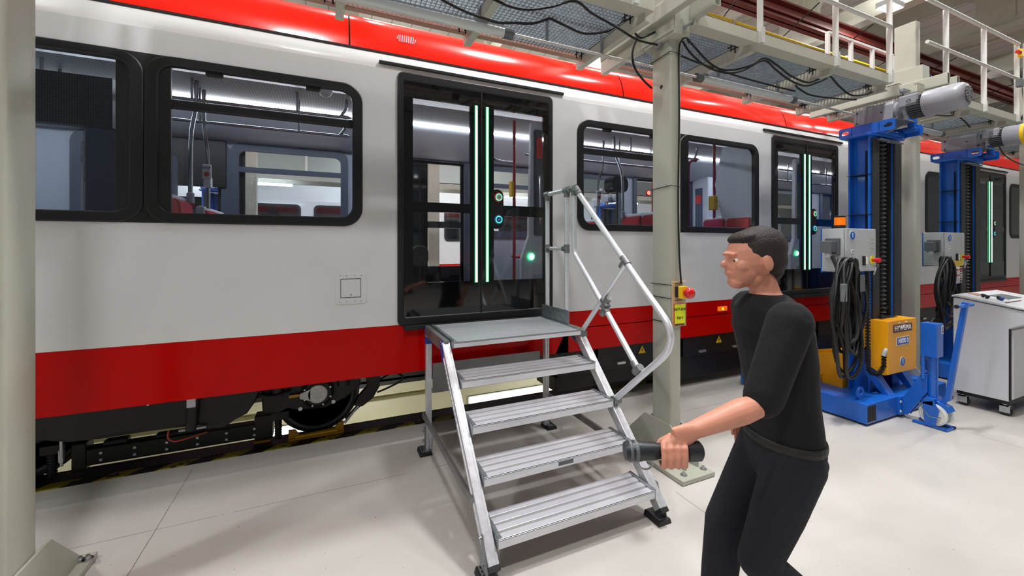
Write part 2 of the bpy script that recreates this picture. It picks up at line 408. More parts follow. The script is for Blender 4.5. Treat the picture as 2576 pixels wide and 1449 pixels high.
# roof beams of the hall with rounded openings
BEAMX = [-7.5, -3.5, 0.5, 4.5, 8.3, 12.1, 15.9, 19.7, 23.5, 27.3]
for i, bx in enumerate(BEAMX):
    zb, zt = 7.25, 8.75
    ys = [-9]; holes = []
    y = -7.6 + (i % 2) * 0.3
    while y < 18: holes.append((y, y + 1.5)); ys += [y, y + 1.5]; y += 2.5
    ys.append(19)
    m = MB()
    for (a, b_) in holes:   # ring between hole and cell
        a0, b0 = a - 0.2, b_ + 0.2
        n = 6; inner = rrect(a, b_, 7.62, 8.32, 0.3, n)
        outer = []
        for k, p in enumerate(inner):
            q = k // (n + 1); outer.append([(b0, 8.75), (a0, 8.75), (a0, zb), (b0, zb)][q])
        # spread outer points in corner groups
        m.ring(outer, inner, bx - 0.09, bx + 0.09, 'x')
    prev = -9
    for (a, b_) in holes:
        m.box(bx - 0.09, bx + 0.09, prev, a - 0.2, zb, zt); prev = b_ + 0.2
        m.box(bx - 0.12, bx - 0.09, prev + 0.1, prev + 0.16, zb + 0.2, zt)
    m.box(bx - 0.09, bx + 0.09, prev, 19, zb, zt)
    m.box(bx - 0.17, bx + 0.17, -9, 19, zb - 0.12, zb + 0.04); m.box(bx - 0.17, bx + 0.17, -9, 19, 8.72, 8.9)
    o = m.build('roof_beam', 'concrete_beam')
    tag(o, 'cream roof beam with rounded openings running across the hall ceiling', 'beam', 'cream roof beams with rounded openings')
for i, (lx, ly) in enumerate(HALL_LAMPS):
    t = thing('ceiling_lamp', None, 'lamp', (lx, ly, 8.2), 'square lamps under the hall roof')
    t['label'] = 'bright rectangular roof lamp visible above the railing, top right' if lx > 11 and lx < 12 else 'unseen rectangular lamp hanging under the hall roof, placed for its light'
    lz = lamp_z((lx, ly)); hx, hy = (0.24, 0.13) if lz < 8 else (0.4, 0.2)
    MB().box(lx - hx, lx + hx, ly - hy, ly + hy, lz - 0.06, lz - 0.04).build('diffuser', 'ceiling_lamp', t)
    MB().box(lx - hx - 0.02, lx + hx + 0.02, ly - hy - 0.02, ly + hy + 0.02, lz - 0.05, lz + 0.06).build('lamp_housing', 'panel_grey', t)
    for q in (-0.7, 0.7): MB().cyl((lx + q * hx, ly, lz + 0.06), (lx + q * hx, ly, 8.9), 0.01, 6).build('hanger', 'galvanised', t)
# brick red crane runway
m = MB(); Yr = 5.72; zr = 6.5
m.box(4.5, 33, Yr - 0.12, Yr + 0.12, zr, zr + 0.03); m.box(4.5, 33, Yr - 0.12, Yr + 0.12, zr + 0.36, zr + 0.4); m.box(4.5, 33, Yr - 0.015, Yr + 0.015, zr, zr + 0.4)
m.box(4.5, 33, Yr - 0.07, Yr + 0.07, zr + 0.16, zr + 0.2)
tag(m.build('crane_beam', 'brick_red'), 'long brick red steel crane beam high above the walkway', 'beam')
m = MB(); m.box(4.5, 33, 6.35, 6.5, 6.38, 6.41); m.box(4.5, 33, 6.41, 6.44, 6.41, 6.6)
tag(m.build('cable_tray', 'dull_brown'), 'slim brownish tray running beneath the brick red crane beam', 'cable tray')
m = MB()
for k in range(14):
    x = 5.6 + k * 1.9; m.cyl((x - 0.7, 4.8, 6.36), (x + 0.25, 6.6, 6.26), 0.012, 6)
tag(m.build('tie_rods', 'black_iron', kind='stuff'), 'thin dark diagonal tie rods crossing below the red crane beam', 'rod')
t = thing('yellow_pipe', 'thin yellow pipe running high behind the walkway railing', 'pipe', (5, 5.45, 6))
MB().cyl((3.5, 5.6, 6.08), (17.6, 5.6, 6.08), 0.026, 12).build('pipe', 'pipe_yellow', t, smooth=True)
for x in (7.3, 8.0, 11.2, 14.4, 17.5): MB().lathe((x, 5.6, 6.08), (1, 0, 0), [(0.06, -0.02), (0.06, 0.02)], 12).build('pipe_clamp', 'bolt_metal', t)
for i, (x0, x1) in enumerate([(9.2, 13.2), (17.5, 22.5)]):
    t = thing('tube_light', ['long white strip light glinting above the red beam, nearer one', 'long white strip light glinting above the red beam, farther one'][i], 'lamp', (x0, 6.3, 7.2))
    MB().box(x0, x1, 6.25, 6.35, 7.0, 7.06).build('diffuser', 'light_strip', t)
    MB().box(x0, x1, 6.22, 6.38, 7.06, 7.12).build('lamp_housing', 'rail_paint', t)
    MB().cyl((x1 - 0.1, 6.3, 7.1), (x1 - 0.1, 6.3, 7.3), 0.01, 6).build('hanger', 'galvanised', t)

# ---------------------------------------------------------------- the tram
YN, YF = 3.40, 6.05
tram = thing('light_rail_train', 'long red and white light rail train filling the hall behind the aluminium steps', 'train', (1.2, 4.72, 0))
DOORS = [0.51, 5.13, 10.80]; DW = 1.433
WINS = [(-2.52, -1.085, 2), (-1.085, 0.246, 1), (2.22, 3.56, 1), (3.56, 4.885, 0), (6.84, 8.72, 0), (9.04, 10.45, 0), (12.42, 14.2, 0)]
WZ0, WZ1 = 1.788, 2.888
X0, X1 = -6.0, 26.0
def side(Yp, sgn, near):
    """sgn -1: outside faces -Y"""
    holes = [(a + 0.04, b - 0.04, WZ0 + 0.04, WZ1 - 0.04) for a, b, v in WINS] + [(d + 0.03, d + DW - 0.03, 1.0, 3.03) for d in DOORS]
    # extra openings further along
    xs = sorted(set([X0, X1] + [round(h[0], 4) for h in holes] + [round(h[1], 4) for h in holes] + [round(X0 + k * 2.0, 3) for k in range(1, 16)]))
    zs = sorted(set([1.0, 3.03, 3.05] + [round(h[2], 4) for h in holes] + [round(h[3], 4) for h in holes]))
    skip = lambda x, z: any(h[0] < x < h[1] and h[2] < z < h[3] for h in holes)
    m = MB(); m.sheet(xs, zs, lambda x, z: (x, Yp, z), skip)
    m.build('side_panel', 'white_paint', tram, solid=0.02)
    # curved cornice
    prof = [(0.0, 3.05), (0.004, 3.085), (0.014, 3.12), (0.03, 3.155), (0.05, 3.185), (0.058, 3.2)]
    m = MB(); n = len(prof)
    m.sheet([X0, -3, 0, 3, 6, 9, 12, 15, X1], list(range(n)), lambda x, k: (x, Yp - sgn * prof[int(k)][0], prof[int(k)][1]))
    m.build('cornice', 'white_paint', tram, smooth=True)
    # red skirt
    lo = 0.608
    m = MB(); m.sheet([X0, -3, 0, 2.12], [lo, 1.0], lambda x, z: (x, Yp, z)); m.sheet([2.13, 5, 8, 12, X1], [0.838, 1.0], lambda x, z: (x, Yp, z))
    m.build('skirt_panel', 'stripe_red', tram, solid=0.02)
    xs2 = [2.13 - 0.0, 4.9, 7.7, 10.5, 13.3, 16.1, 18.9, X1]
    for a, b in zip(xs2, xs2[1:]):
        m = MB()
        if a < 3: m.prism([(2.10, 0.83), (b - 0.004, 0.83), (b - 0.004, lo), (1.98, lo)], 'y', Yp - 0.01, Yp + 0.01)
        else: m.box(a + 0.004, b - 0.004, Yp - 0.01, Yp + 0.01, lo, 0.83)
        m.build('skirt_flap', 'stripe_red', tram)
    MB().box(1.9, X1, Yp - sgn * 0.02 - 0.005, Yp - sgn * 0.02 + 0.005, 0.62, 0.9).build('skirt_backing', 'gap_dark', tram)
    # roof panels
    prof = [(0.062, 3.207), (0.07, 3.26), (0.085, 3.32), (0.112, 3.40), (0.15, 3.46), (0.2, 3.517), (0.27, 3.567), (0.37, 3.60), (0.45, 3.605)]
    gaps = [X0, -2.55, 0.155, 2.85, 5.55, 8.3, 11.1, 13.9, 16.6, 19.4, 22.2, X1]
    for a, b in zip(gaps, gaps[1:]):
        m = MB(); m.sheet([a + 0.006, (a + b) / 2, b - 0.006], list(range(len(prof))), lambda x, k: (x, Yp - sgn * prof[int(k)][0], prof[int(k)][1]))
        m.build('roof_panel', 'roof_red', tram, smooth=True)
    pin = [(d + 0.012, z - 0.006) for d, z in prof]
    m = MB(); m.sheet([X0, X1], list(range(len(pin))), lambda x, k: (x, Yp - sgn * pin[int(k)][0], pin[int(k)][1]))
    m.box(X0, X1, Yp - sgn * 0.052 - 0.004, Yp - sgn * 0.052 + 0.004, 3.196, 3.212)
    m.build('roof_seal', 'gap_dark', tram, smooth=True)
    # windows
    for a, b, vent in WINS:
        fr = MB()
        y0, y1 = (Yp - 0.022, Yp + 0.03) if near else (Yp - 0.03, Yp + 0.022)
        slant = a > 9 and a < 10
        O = rrect(a, b, WZ0, WZ1, 0.14, 7); I = rrect(a + 0.075, b - 0.075, WZ0 + 0.07, WZ1 - 0.06, 0.085, 7)
        fr.ring(O, I, y0, y1)
        if vent == 1 and near:
            fr.box(a + 0.07, b - 0.07, Yp - 0.006, Yp + 0.03, 2.552, 2.612)
            for q in (0.28, 0.74): fr.box(a + (b - a) * q - 0.05, a + (b - a) * q + 0.05, Yp - 0.005, Yp + 0.03, 2.80, 2.85)
        f = fr.build('window_frame', 'black_rubber', tram, bevel=0.008, smooth=True)
        if vent == 1:
            MB().box(a + 0.06, b - 0.06, Yp + 0.004, Yp + 0.01, WZ0 + 0.05, 2.57).build('window_pane', 'window_glass', f)
            MB().box(a + 0.06, b - 0.06, Yp + 0.008, Yp + 0.014, 2.6, WZ1 - 0.05).build('vent_pane', 'vent_glass', f)
        else:
            MB().box(a + 0.06, b - 0.06, Yp + 0.004, Yp + 0.01, WZ0 + 0.05, WZ1 - 0.05).build('window_pane', 'window_glass', f)
    for c in (-1.085, 3.56):
        MB().box(c - 0.14, c + 0.14, Yp - 0.0135, Yp + 0.0135, WZ0 + 0.001, WZ1 - 0.001).build('window_pillar', 'black_rubber', tram, bevel=0.002)
    if near:   # black blind behind the far window
        MB().box(9.1, 10.4, 3.43, 3.45, 1.82, 2.85).build('blind', 'far_wall_dark', tram)
    # doors
    for d in DOORS:
        def X(u): return d + u
        y0, y1 = (Yp - 0.02, Yp + 0.02) if near else (Yp - 0.02, Yp + 0.02)
        fm = MB()
        O = rrect(X(0), X(DW), 0.985, 3.05, 0.05, 4); I = rrect(X(0.05), X(DW - 0.05), 1.06, 2.98, 0.02, 4)
        fm.ring(O, I, y0 - 0.005, y1)
        dr = fm.build('door', 'black_rubber', tram, bevel=0.01, smooth=True)
        for k in (0, 1):
            a, b = (0.05, 0.713) if k == 0 else (0.720, DW - 0.05)
            ga, gb = (0.123, 0.612) if k == 0 else (0.834, 1.337)
            if k == 1: hl = [(ga, gb, 2.00, 2.856), (ga, gb, 1.333, 1.905)]
            else: hl = [(ga, gb, 2.00, 2.857), (ga, gb, 1.333, 1.92)]
            xs = sorted({a, b, ga, gb}); zs = sorted({1.06, 2.98} | {h[2] for h in hl} | {h[3] for h in hl})
            m = MB(); m.sheet([X(q) for q in xs], zs, lambda x, z: (x, Yp, z), lambda x, z: any(X(h[0]) < x < X(h[1]) and h[2] < z < h[3] for h in hl))
            m.build('door_leaf', 'black_gloss', dr, solid=0.03)
            MB().box(X(ga) - 0.01, X(gb) + 0.01, Yp - 0.012, Yp - 0.006, 1.32, 2.87).build('door_pane', 'door_glass', dr)
        MB().box(X(0.711), X(0.722), Yp - 0.024, Yp + 0.02, 1.0, 3.03).build('door_seal', 'gap_dark', dr)
        if near:
            for q in (0.668, 0.770):
                x = X(q); MB().box(x - 0.009, x + 0.009, Yp - 0.026, Yp - 0.015, 1.323, 2.857).build('led_strip', 'led_green', dr)
                MB().box(x - 0.017, x + 0.017, Yp - 0.0215, Yp - 0.012, 1.318, 2.862).build('led_channel', 'led_glow', dr)
            m = MB(); m.prism(rrect(X(0.80), X(0.925), 1.79, 2.14, 0.06), 'y', Yp - 0.022, Yp + 0.01); m.build('button_plate', 'black_rubber', dr)
            for z, rm in ((2.071, 'button_red'), (1.872, 'sign_blue')):
                c = (X(0.876), Yp - 0.022, z)
                MB().lathe(c, (0, -1, 0), [(0.042, 0), (0.042, 0.006), (0.036, 0.012), (0.033, 0.012)], 28).build('button_ring', rm, dr, smooth=True)
                m = MB(); m.lathe(c, (0, -1, 0), [(0.032, 0.0), (0.032, 0.0135), (0.025, 0.0135)], 28); m.build('button_halo', 'lamp_green', dr)
                m = MB(); m.lathe(c, (0, -1, 0), [(0.025, 0.0), (0.025, 0.015), (0.022, 0.017)], 24)
                m.build('door_button', 'panel_grey' if rm == 'button_red' else 'sign_blue', dr, smooth=True)
                m = MB(); yy = Yp - 0.041
                for s in (-1, 1):
                    m.prism([(c[0] + s * 0.003, z + 0.008), (c[0] + s * 0.011, z), (c[0] + s * 0.003, z - 0.008), (c[0] + s * 0.005, z)], 'y', yy, yy + 0.002)
                m.build('button_arrows', 'letter_black' if rm == 'button_red' else 'letter_white', dr)
            # gutter above and step below
            MB().box(X(-0.14), X(1.56), Yp - 0.016, Yp + 0.01, 3.088, 3.112).build('rain_gutter', 'black_rubber', tram, bevel=0.003)
            MB().box(X(0.05), X(DW - 0.05), Yp - 0.05, Yp + 0.02, 0.955, 0.992).build('door_step', 'black_plastic', tram, bevel=0.004)
side(YN, -1, True)
side(YF, 1, False)
# roof top, floor, underframe
MB().box(X0, X1, 3.47, 5.98, 0.90, 0.985).build('floor_pan', 'train_floor', tram)
MB().box(X0, X1, YN + 0.44, YF - 0.44, 3.57, 3.60).build('roof_deck', 'plug_grey', tram)
# interior lining
m = MB()
Zc = 3.10
cove = [(5.0, Zc + 0.02), (5.25, Zc + 0.0), (5.5, 2.99), (5.75, 2.93), (5.95, 2.90)]
m.sheet([X0, 0, 6, 12, X1], list(range(len(cove))), lambda x, k: (x, cove[int(k)][0], cove[int(k)][1]))
cn = [(4.3, Zc + 0.02), (4.0, Zc), (3.75, 3.06), (3.45, 3.0)]
m.sheet([X0, 0, 6, 12, X1], list(range(len(cn))), lambda x, k: (x, cn[int(k)][0], cn[int(k)][1]))
m.build('ceiling_cove', 'lining_light', tram, smooth=True, solid=0.01)
m = MB(); m.box(X0, X1, 4.0, 5.05, Zc + 0.02, Zc + 0.04); m.build('interior_ceiling', 'perforated', tram)
hf = [(a + 0.04, b - 0.04, WZ0 + 0.04, WZ1 - 0.04) for a, b, v in WINS] + [(d + 0.03, d + DW - 0.03, 1.0, 2.93) for d in DOORS]
xs = sorted(set([X0, X1] + [h[0] for h in hf] + [h[1] for h in hf])); zs = sorted({1.0, 2.93, WZ0 + 0.04, WZ1 - 0.04, 2.931})
m = MB(); m.sheet(xs, zs, lambda x, z: (x, 5.97, z), lambda x, z: any(h[0] < x < h[1] and h[2] < z < h[3] for h in hf))
m.build('interior_wall', 'lining_grey', tram, solid=0.02)
for d in DOORS:
    m = MB(); m.ring(rrect(d - 0.02, d + DW + 0.02, 0.99, 3.0, 0.04, 3), rrect(d + 0.06, d + DW - 0.06, 1.05, 2.88, 0.03, 3), 5.93, 5.98)
    m.build('door_surround', 'lining_dark', tram)
for a, b, v in WINS:
    m = MB(); m.ring(rrect(a + 0.0, b - 0.0, WZ0 - 0.02, WZ1 + 0.02, 0.14, 5), rrect(a + 0.09, b - 0.09, WZ0 + 0.08, WZ1 - 0.08, 0.08, 5), 5.93, 5.98)
    if v: m.box(a + 0.08, b - 0.08, 5.94, 5.975, 2.545, 2.61)
    m.build('window_surround', 'lining_dark', tram)
MB().box(-2.4, -1.12, 5.90, 5.96, 2.34, 2.90).build('destination_box', 'black_rubber', tram, bevel=0.01)
# light strips and spot lamps
for (a, b) in ((-5.5, -2.6), (-2.5, 0.45), (0.5, 4.6), (4.7, 9.0), (9.3, 14)):
    MB().box(a, b, 4.97, 5.03, Zc + 0.0, Zc + 0.02).build('light_strip', 'light_strip', tram)
    MB().box(a, b, 3.98, 4.03, Zc + 0.0, Zc + 0.02).build('light_strip', 'light_strip', tram)
for x in (0.72, 1.62, 5.4, 6.2, 11.0, 11.8):
    MB().lathe((x, 3.72, 3.035), (0, 0, -1), [(0.035, 0), (0.035, 0.012), (0.02, 0.02)], 16).build('downlight', 'downlight', tram)
for d in DOORS[:2]:
    MB().lathe((d + 0.30, 5.92, 2.62), (0, -1, 0), [(0.055, 0), (0.055, 0.02), (0.04, 0.03)], 20).build('door_lamp_ring', 'button_red', tram)
    MB().lathe((d + 0.30, 5.90, 2.62), (0, -1, 0), [(0.038, 0), (0.038, 0.014), (0.02, 0.022)], 20).build('door_lamp', 'lamp_red', tram)
# interior end partitions beside the doors
def partition(x, flip):
    p = MB()
    p.prism([(3.5, 1.0), (4.1, 1.0), (4.02, 1.5), (4.0, 2.0), (4.12, 2.5), (4.0, 3.0), (3.5, 3.0)], 'x', x - 0.02, x + 0.02)
    p.build('draught_screen', 'lining_light', tram, bevel=0.01)
    m = MB(); m.tube([(x, 4.14, 1.0), (x, 4.14, 3.08)], 0.02, 10); m.build('grab_pole', 'pole_red', tram, smooth=True)
    m = MB(); m.box(x - 0.05, x + 0.03, 4.1, 4.2, 2.15, 2.35); m.build('ticket_validator', 'button_yellow', tram, bevel=0.01)
partition(5.02, 1); partition(10.6, 1)
# door post with lit button, dark inlay and handle (right of the first door)
def door_post(x):
    m = MB(); m.prism([(x - 0.14, 1.0), (x + 0.16, 1.0), (x + 0.16, 3.0), (x - 0.02, 3.0), (x - 0.05, 1.75), (x - 0.14, 1.5)], 'y', 4.02, 4.08)
    m.build('door_post', 'lining_light', tram, bevel=0.012)
    MB().prism(rrect(x + 0.01, x + 0.14, 1.75, 2.92, 0.03), 'y', 4.005, 4.03).build('post_inlay', 'lining_dark', tram)
    MB().tube(smooth_path([(x + 0.06, 4.02, 1.88), (x + 0.06, 3.97, 1.9), (x + 0.06, 3.965, 2.1), (x + 0.06, 3.97, 2.38), (x + 0.06, 4.02, 2.4)]), 0.012, 8).build('grab_handle', 'chrome', tram, smooth=True)
    MB().prism(rrect(x + 0.03, x + 0.12, 2.6, 2.83, 0.01), 'y', 3.99, 4.02).build('emergency_box', 'button_red', tram)
    MB().lathe((x - 0.03, 4.01, 1.52), (0, -1, 0), [(0.042, 0), (0.042, 0.01), (0.03, 0.014)], 20).build('lit_button_ring', 'lamp_green', tram)
    MB().lathe((x - 0.03, 3.998, 1.52), (0, -1, 0), [(0.03, 0), (0.03, 0.008), (0.02, 0.01)], 20).build('lit_button', 'lamp_white', tram)
    m = MB(); m.tube([(x - 0.1, 4.3, 1.0), (x - 0.1, 4.3, 3.08)], 0.018, 10); m.build('grab_pole', 'pole_red', tram, smooth=True)
    MB().box(x - 0.15, x - 0.12, 4.26, 4.34, 2.2, 2.38).build('ticket_validator', 'button_yellow', tram, bevel=0.008)
    m = MB(); m.box(x + 0.0, x + 0.15, 4.0, 4.02, 1.12, 1.32)
    m.build('post_grille', 'lining_grey', tram)
door_post(2.06); door_post(6.7)
# far-side door pillars
for x in (2.02, 6.62):
    m = MB(); m.box(x - 0.05, x + 0.12, 5.55, 5.93, 1.0, 2.95); m.build('door_pillar', 'lining_light', tram, bevel=0.02)
    MB().box(x - 0.065, x - 0.05, 5.68, 5.84, 1.7, 2.75).build('pillar_inlay', 'lining_dark', tram)
    MB().box(x - 0.075, x - 0.06, 5.7, 5.82, 2.45, 2.62).build('emergency_box', 'button_red', tram)
    MB().lathe((x - 0.065, 5.72, 1.45), (-1, 0, 0), [(0.035, 0), (0.03, 0.012)], 16).build('lit_button', 'lamp_red', tram)
# seats (double, across the car)
def seat(x, y0, y1, face, top=2.05):
    s = 1 if face > 0 else -1
    w_ = (y1 - y0)
    m = MB(); m.prism([(x - s * 0.09, 1.0), (x - s * 0.02, 1.0), (x, 1.5), (x - s * 0.03, top - 0.02), (x - s * 0.06, top), (x - s * 0.10, top - 0.02)], 'y', y0, y1)
    m.prism([(x - s * 0.02, 1.36), (x + s * 0.40, 1.42), (x + s * 0.40, 1.45), (x - s * 0.02, 1.42)], 'y', y0 + 0.01, y1 - 0.01)
    sh = m.build('seat', 'lining_light', tram, bevel=0.012)
    for k in (0, 1):
        a = y0 + 0.015 + k * w_ / 2; b = a + w_ / 2 - 0.03
        m = MB(); m.prism([(x + s * 0.0, 1.46), (x + s * 0.035, 1.50), (x + s * 0.045, 1.7), (x + s * 0.01, top - 0.07), (x - s * 0.03, top - 0.03)], 'y', a, b)
        m.build('backrest_cushion', 'seat_red', sh, bevel=0.02, smooth=True)
        m = MB(); m.prism([(x + s * 0.03, 1.44), (x + s * 0.40, 1.455), (x + s * 0.42, 1.49), (x + s * 0.04, 1.50)], 'y', a, b)
        m.build('seat_cushion', 'seat_red', sh, bevel=0.015, smooth=True)
    return sh
for (x, f) in ((-1.06, 1), (3.5, -1), (4.97, -1), (7.4, 1)):
    seat(x, 3.55, 4.30, f); seat(x, 4.82, 5.68, f, 2.03)
seat(2.95, 4.95, 5.7, -1, 1.95); seat(-2.6, 3.55, 4.3, 1)
# grab poles and ceiling rails
def pole(pts, r=0.017, m_='steel_pole'): MB().tube(smooth_path(pts, 5), r, 10).build('grab_pole', m_, tram, smooth=True)
for (x, f) in ((-1.06, -1), (3.5, 1)):
    pole([(x, 4.27, 2.03), (x, 4.27, 2.3), (x, 4.30, 2.6), (x, 4.42, 2.85), (x, 4.45, 3.1)])
    pole([(x, 4.83, 2.0), (x, 4.83, 2.3), (x, 4.80, 2.55), (x, 4.70, 2.75), (x, 4.68, 3.1)])
    MB().lathe((x, 4.27, 2.0), (0, 0, 1), [(0.028, 0), (0.028, 0.08), (0.018, 0.09)], 14).build('pole_socket', 'lining_grey', tram, smooth=True)
    m = MB(); m.box(x - 0.035, x + 0.035, 4.78, 4.8, 2.28, 2.42); m.box(x - 0.03, x + 0.03, 4.79, 4.86, 2.2, 2.3)
    sb = m.build('stop_button_box', 'plain_white', tram, bevel=0.008)
    MB().lathe((x, 4.78, 2.325), (0, -1, 0), [(0.022, 0), (0.022, 0.006), (0.01, 0.01)], 16).build('stop_button', 'button_red', sb)
    text('stop_lettering', 'STOP', 0.026, (x, 4.777, 2.385), (1, 0, 0), (0, 0, 1), 'sign_blue', sb)
for (a, b) in ((-2.6, 0.14), (2.3, 5.0), (6.9, 10.2)):
    for yy, zz in ((4.45, 2.93), (4.69, 2.80)):
        pole([(a, yy, zz), (a + 0.6, yy, zz), (b - 0.1, yy, zz), (b - 0.02, yy, zz + 0.02), (b + 0.03, yy, zz + 0.1), (b + 0.03, yy, zz + 0.18)], 0.014)
        m = MB()
        for q in (0.2, 0.55, 0.85): m.cyl((a + (b - a) * q, yy, zz), (a + (b - a) * q, yy, Zc + 0.02), 0.012, 8)
        m.build('rail_hanger', 'steel_pole', tram)
pole([(1.75, 4.6, 3.0), (1.75, 4.6, 2.8), (1.85, 4.6, 2.68), (2.1, 4.6, 2.66)], 0.016)
pole([(4.6, 4.9, 1.0), (4.6, 4.9, 2.5), (4.62, 4.9, 2.62), (4.7, 4.9, 2.68)], 0.018, 'pole_red')
pole([(4.75, 4.35, 1.2), (4.75, 4.35, 2.2), (4.75, 4.35, 2.75), (4.80, 4.35, 2.86), (4.9, 4.35, 2.88)], 0.02, 'pole_red')
for (y, z) in ((4.33, 2.2), (4.88, 1.98)): MB().box(4.64, 4.70, y - 0.03, y + 0.03, z, z + 0.16).build('ticket_validator', 'button_yellow', tram, bevel=0.01)
pole([(5.75, 4.4, 1.0), (5.75, 4.4, 2.5), (5.75, 4.4, 2.8), (5.82, 4.4, 3.05)], 0.02, 'pole_red')
# equipment cabinet at the driver's end, camera dome, display
MB().box(-1.62, -1.42, 4.0, 5.3, 1.0, 2.55).build('driver_partition', 'lining_dark', tram, bevel=0.01)
MB().box(-2.3, -1.27, 3.47, 3.53, 2.40, 2.72).build('side_display', 'display_dots', tram)
MB().prism(rrect(0.66, 0.80, 1.46, 1.64, 0.06), 'y', 3.55, 3.62).build('mirror_housing', 'black_plastic', tram, bevel=0.01)
MB().lathe((-0.02, 4.2, Zc + 0.02), (0, 0, -1), [(0.06, 0), (0.06, 0.05), (0.04, 0.08), (0.01, 0.095)], 20).build('camera_dome', 'panel_grey', tram, smooth=True)
MB().prism(rrect(3.9, 4.2, 2.45, 2.7, 0.1), 'y', 5.0, 5.2).build('information_screen', 'black_gloss', tram)
# hatch, vent, side marker lamps
m = MB(); m.prism(rrect(0.047, 0.276, 1.190, 1.426, 0.02, 3), 'y', 3.386, 3.392); h = m.build('service_hatch', 'white_paint', tram, bevel=0.002)
m = MB(); m.ring(rrect(0.087, 0.234, 1.240, 1.386, 0.003, 1), rrect(0.0905, 0.2305, 1.2435, 1.3825, 0.003, 1), 3.3845, 3.387)
m.build('hatch_gap', 'gap_dark', h)
m = MB()
for (x, z) in ((0.085, 1.41), (0.13, 1.41), (0.19, 1.41), (0.235, 1.41), (0.085, 1.21), (0.13, 1.21), (0.19, 1.21), (0.235, 1.21)): m.lathe((x, 3.387, z), (0, -1, 0), [(0.005, 0), (0.004, 0.003)], 8)
m.build('screws', 'bolt_metal', h)
MB().lathe((0.162, 3.386, 1.262), (0, -1, 0), [(0.008, 0), (0.007, 0.004)], 12).build('lock', 'bolt_metal', h)
def vent(xc):
    m = MB()
    for k in range(11):
        x = xc - 0.075 + k * 0.015; hh = 0.034 if 0 < k < 10 else 0.014; zc = 3.37 - 0.06 * (x - xc) * 0
        m.bar((x, 3.4875 - hh * 0.26 + 0.006, zc - hh), (x, 3.4975 + hh * 0.34, zc + hh), 0.005, 0.005)
    m.build('roof_vent', 'bolt_metal', tram)
vent(0.60)
for x in (4.24, 8.6):
    m = MB(); m.prism(rrect(x - 0.075, x + 0.075, 0.872, 0.925, 0.006, 2), 'y', 3.378, 3.392); mk = m.build('side_marker', 'amber', tram, bevel=0.003)
    MB().lathe((x, 3.38, 0.898), (0, -1, 0), [(0.016, 0), (0.014, 0.004)], 16).build('marker_bulb', 'amber_lit', mk)
# bogie under the left part
bg = [(x, z) for x, z in ()]
def wheel(x, y, s):
    m = MB(); m.lathe((x, y, 0.332), (0, s, 0), [(0.33, -0.10), (0.345, -0.08), (0.345, -0.07), (0.332, -0.06), (0.326, 0.0), (0.318, 0.01), (0.28, 0.01), (0.27, -0.02), (0.14, -0.035), (0.1, 0.0), (0.09, 0.02)], 48)
    wv = m.build('wheel', 'black_iron', tram, smooth=True)
    m = MB(); m.lathe((x, y, 0.332), (0, s, 0), [(0.292, 0.0), (0.292, 0.0125), (0.272, 0.0125), (0.272, 0.0)], 48); m.build('painted_rim', 'grey_rim', wv)
    return wv
for x in (-0.078, -1.95, 14.0, 15.9):
    wheel(x, 3.985, -1); wheel(x, 5.45, 1)
for x in (-0.078, -1.95):
    yb = 3.83
    m = MB()
    m.prism([(x - 0.42, 0.60), (x + 0.34, 0.60), (x + 0.34, 0.42), (x + 0.22, 0.33), (x + 0.06, 0.27), (x - 0.16, 0.285), (x - 0.22, 0.31), (x - 0.30, 0.28), (x - 0.40, 0.30)], 'y', yb - 0.03, yb + 0.12)
    fr = m.build('axle_frame', 'black_iron', tram, bevel=0.015)
    c = (x, yb - 0.03, 0.415)
    MB().lathe(c, (0, -1, 0), [(0.125, 0), (0.125, 0.03), (0.11, 0.045), (0.10, 0.035)], 32).build('axle_box', 'black_iron', fr, smooth=True)
    m = MB(); m.lathe(c, (0, -1, 0), [(0.075, 0.02), (0.075, 0.06), (0.07, 0.064)], 32)
    m.prism([(x - 0.055, 0.462), (x - 0.13, 0.435), (x - 0.13, 0.395), (x - 0.055, 0.368)], 'y', yb - 0.094, yb - 0.06)
    cap = m.build('axle_cap', 'silver_cap', fr)
    bl = [(x + 0.045 * cos(k * pi / 3), yb - 0.09, 0.415 + 0.045 * sin(k * pi / 3), 0.007) for k in range(6)]
    bl += [(x + dx, yb - 0.03, 0.415 + dz, 0.019) for (dx, dz) in ((-.13, .13), (.12, .14), (.12, -.10), (-.13, -.12))]
    bl += [(x + 0.105 * cos(k * pi / 4 + .4), yb - 0.065, 0.415 + 0.105 * sin(k * pi / 4 + .4), 0.009) for k in range(8)]
    for (bx, by, bz, br) in bl: MB().lathe((bx, by, bz), (0, -1, 0), [(br, 0), (br * 0.85, 0.01)], 10).build('axle_bolt', 'bolt_metal', fr)
    MB().box(x - 0.21, x - 0.13, yb - 0.06, yb - 0.04, 0.402, 0.424).build('sensor_plug', 'chock_yellow', fr)
    MB().tube(smooth_path([(x - 0.2, yb - 0.05, 0.455), (x - 0.35, yb - 0.06, 0.44), (x - 0.5, yb - 0.05, 0.50), (x - 0.7, yb - 0.02, 0.6)]), 0.014, 8).build('sensor_cable', 'cable_black', fr, smooth=True)
    MB().cyl((x + 0.2, yb - 0.0, 0.44), (x + 0.2, yb - 0.0, 0.56), 0.06, 20).build('rubber_spring', 'black_rubber', fr, smooth=True)
    MB().cyl((x - 0.3, yb, 0.42), (x - 0.3, yb, 0.54), 0.06, 20).build('rubber_spring', 'black_rubber', fr, smooth=True)
m = MB()
m.prism([(-2.4, 0.6), (-0.45, 0.6), (-0.5, 0.46), (-0.56, 0.37), (-0.64, 0.335), (-0.70, 0.29), (-0.81, 0.30), (-0.86, 0.335), (-1.15, 0.345), (-1.4, 0.34), (-1.56, 0.35), (-1.72, 0.40), (-2.3, 0.46)], 'y', 3.62, 3.78)
m.build('bogie_frame', 'black_iron', tram, bevel=0.03)
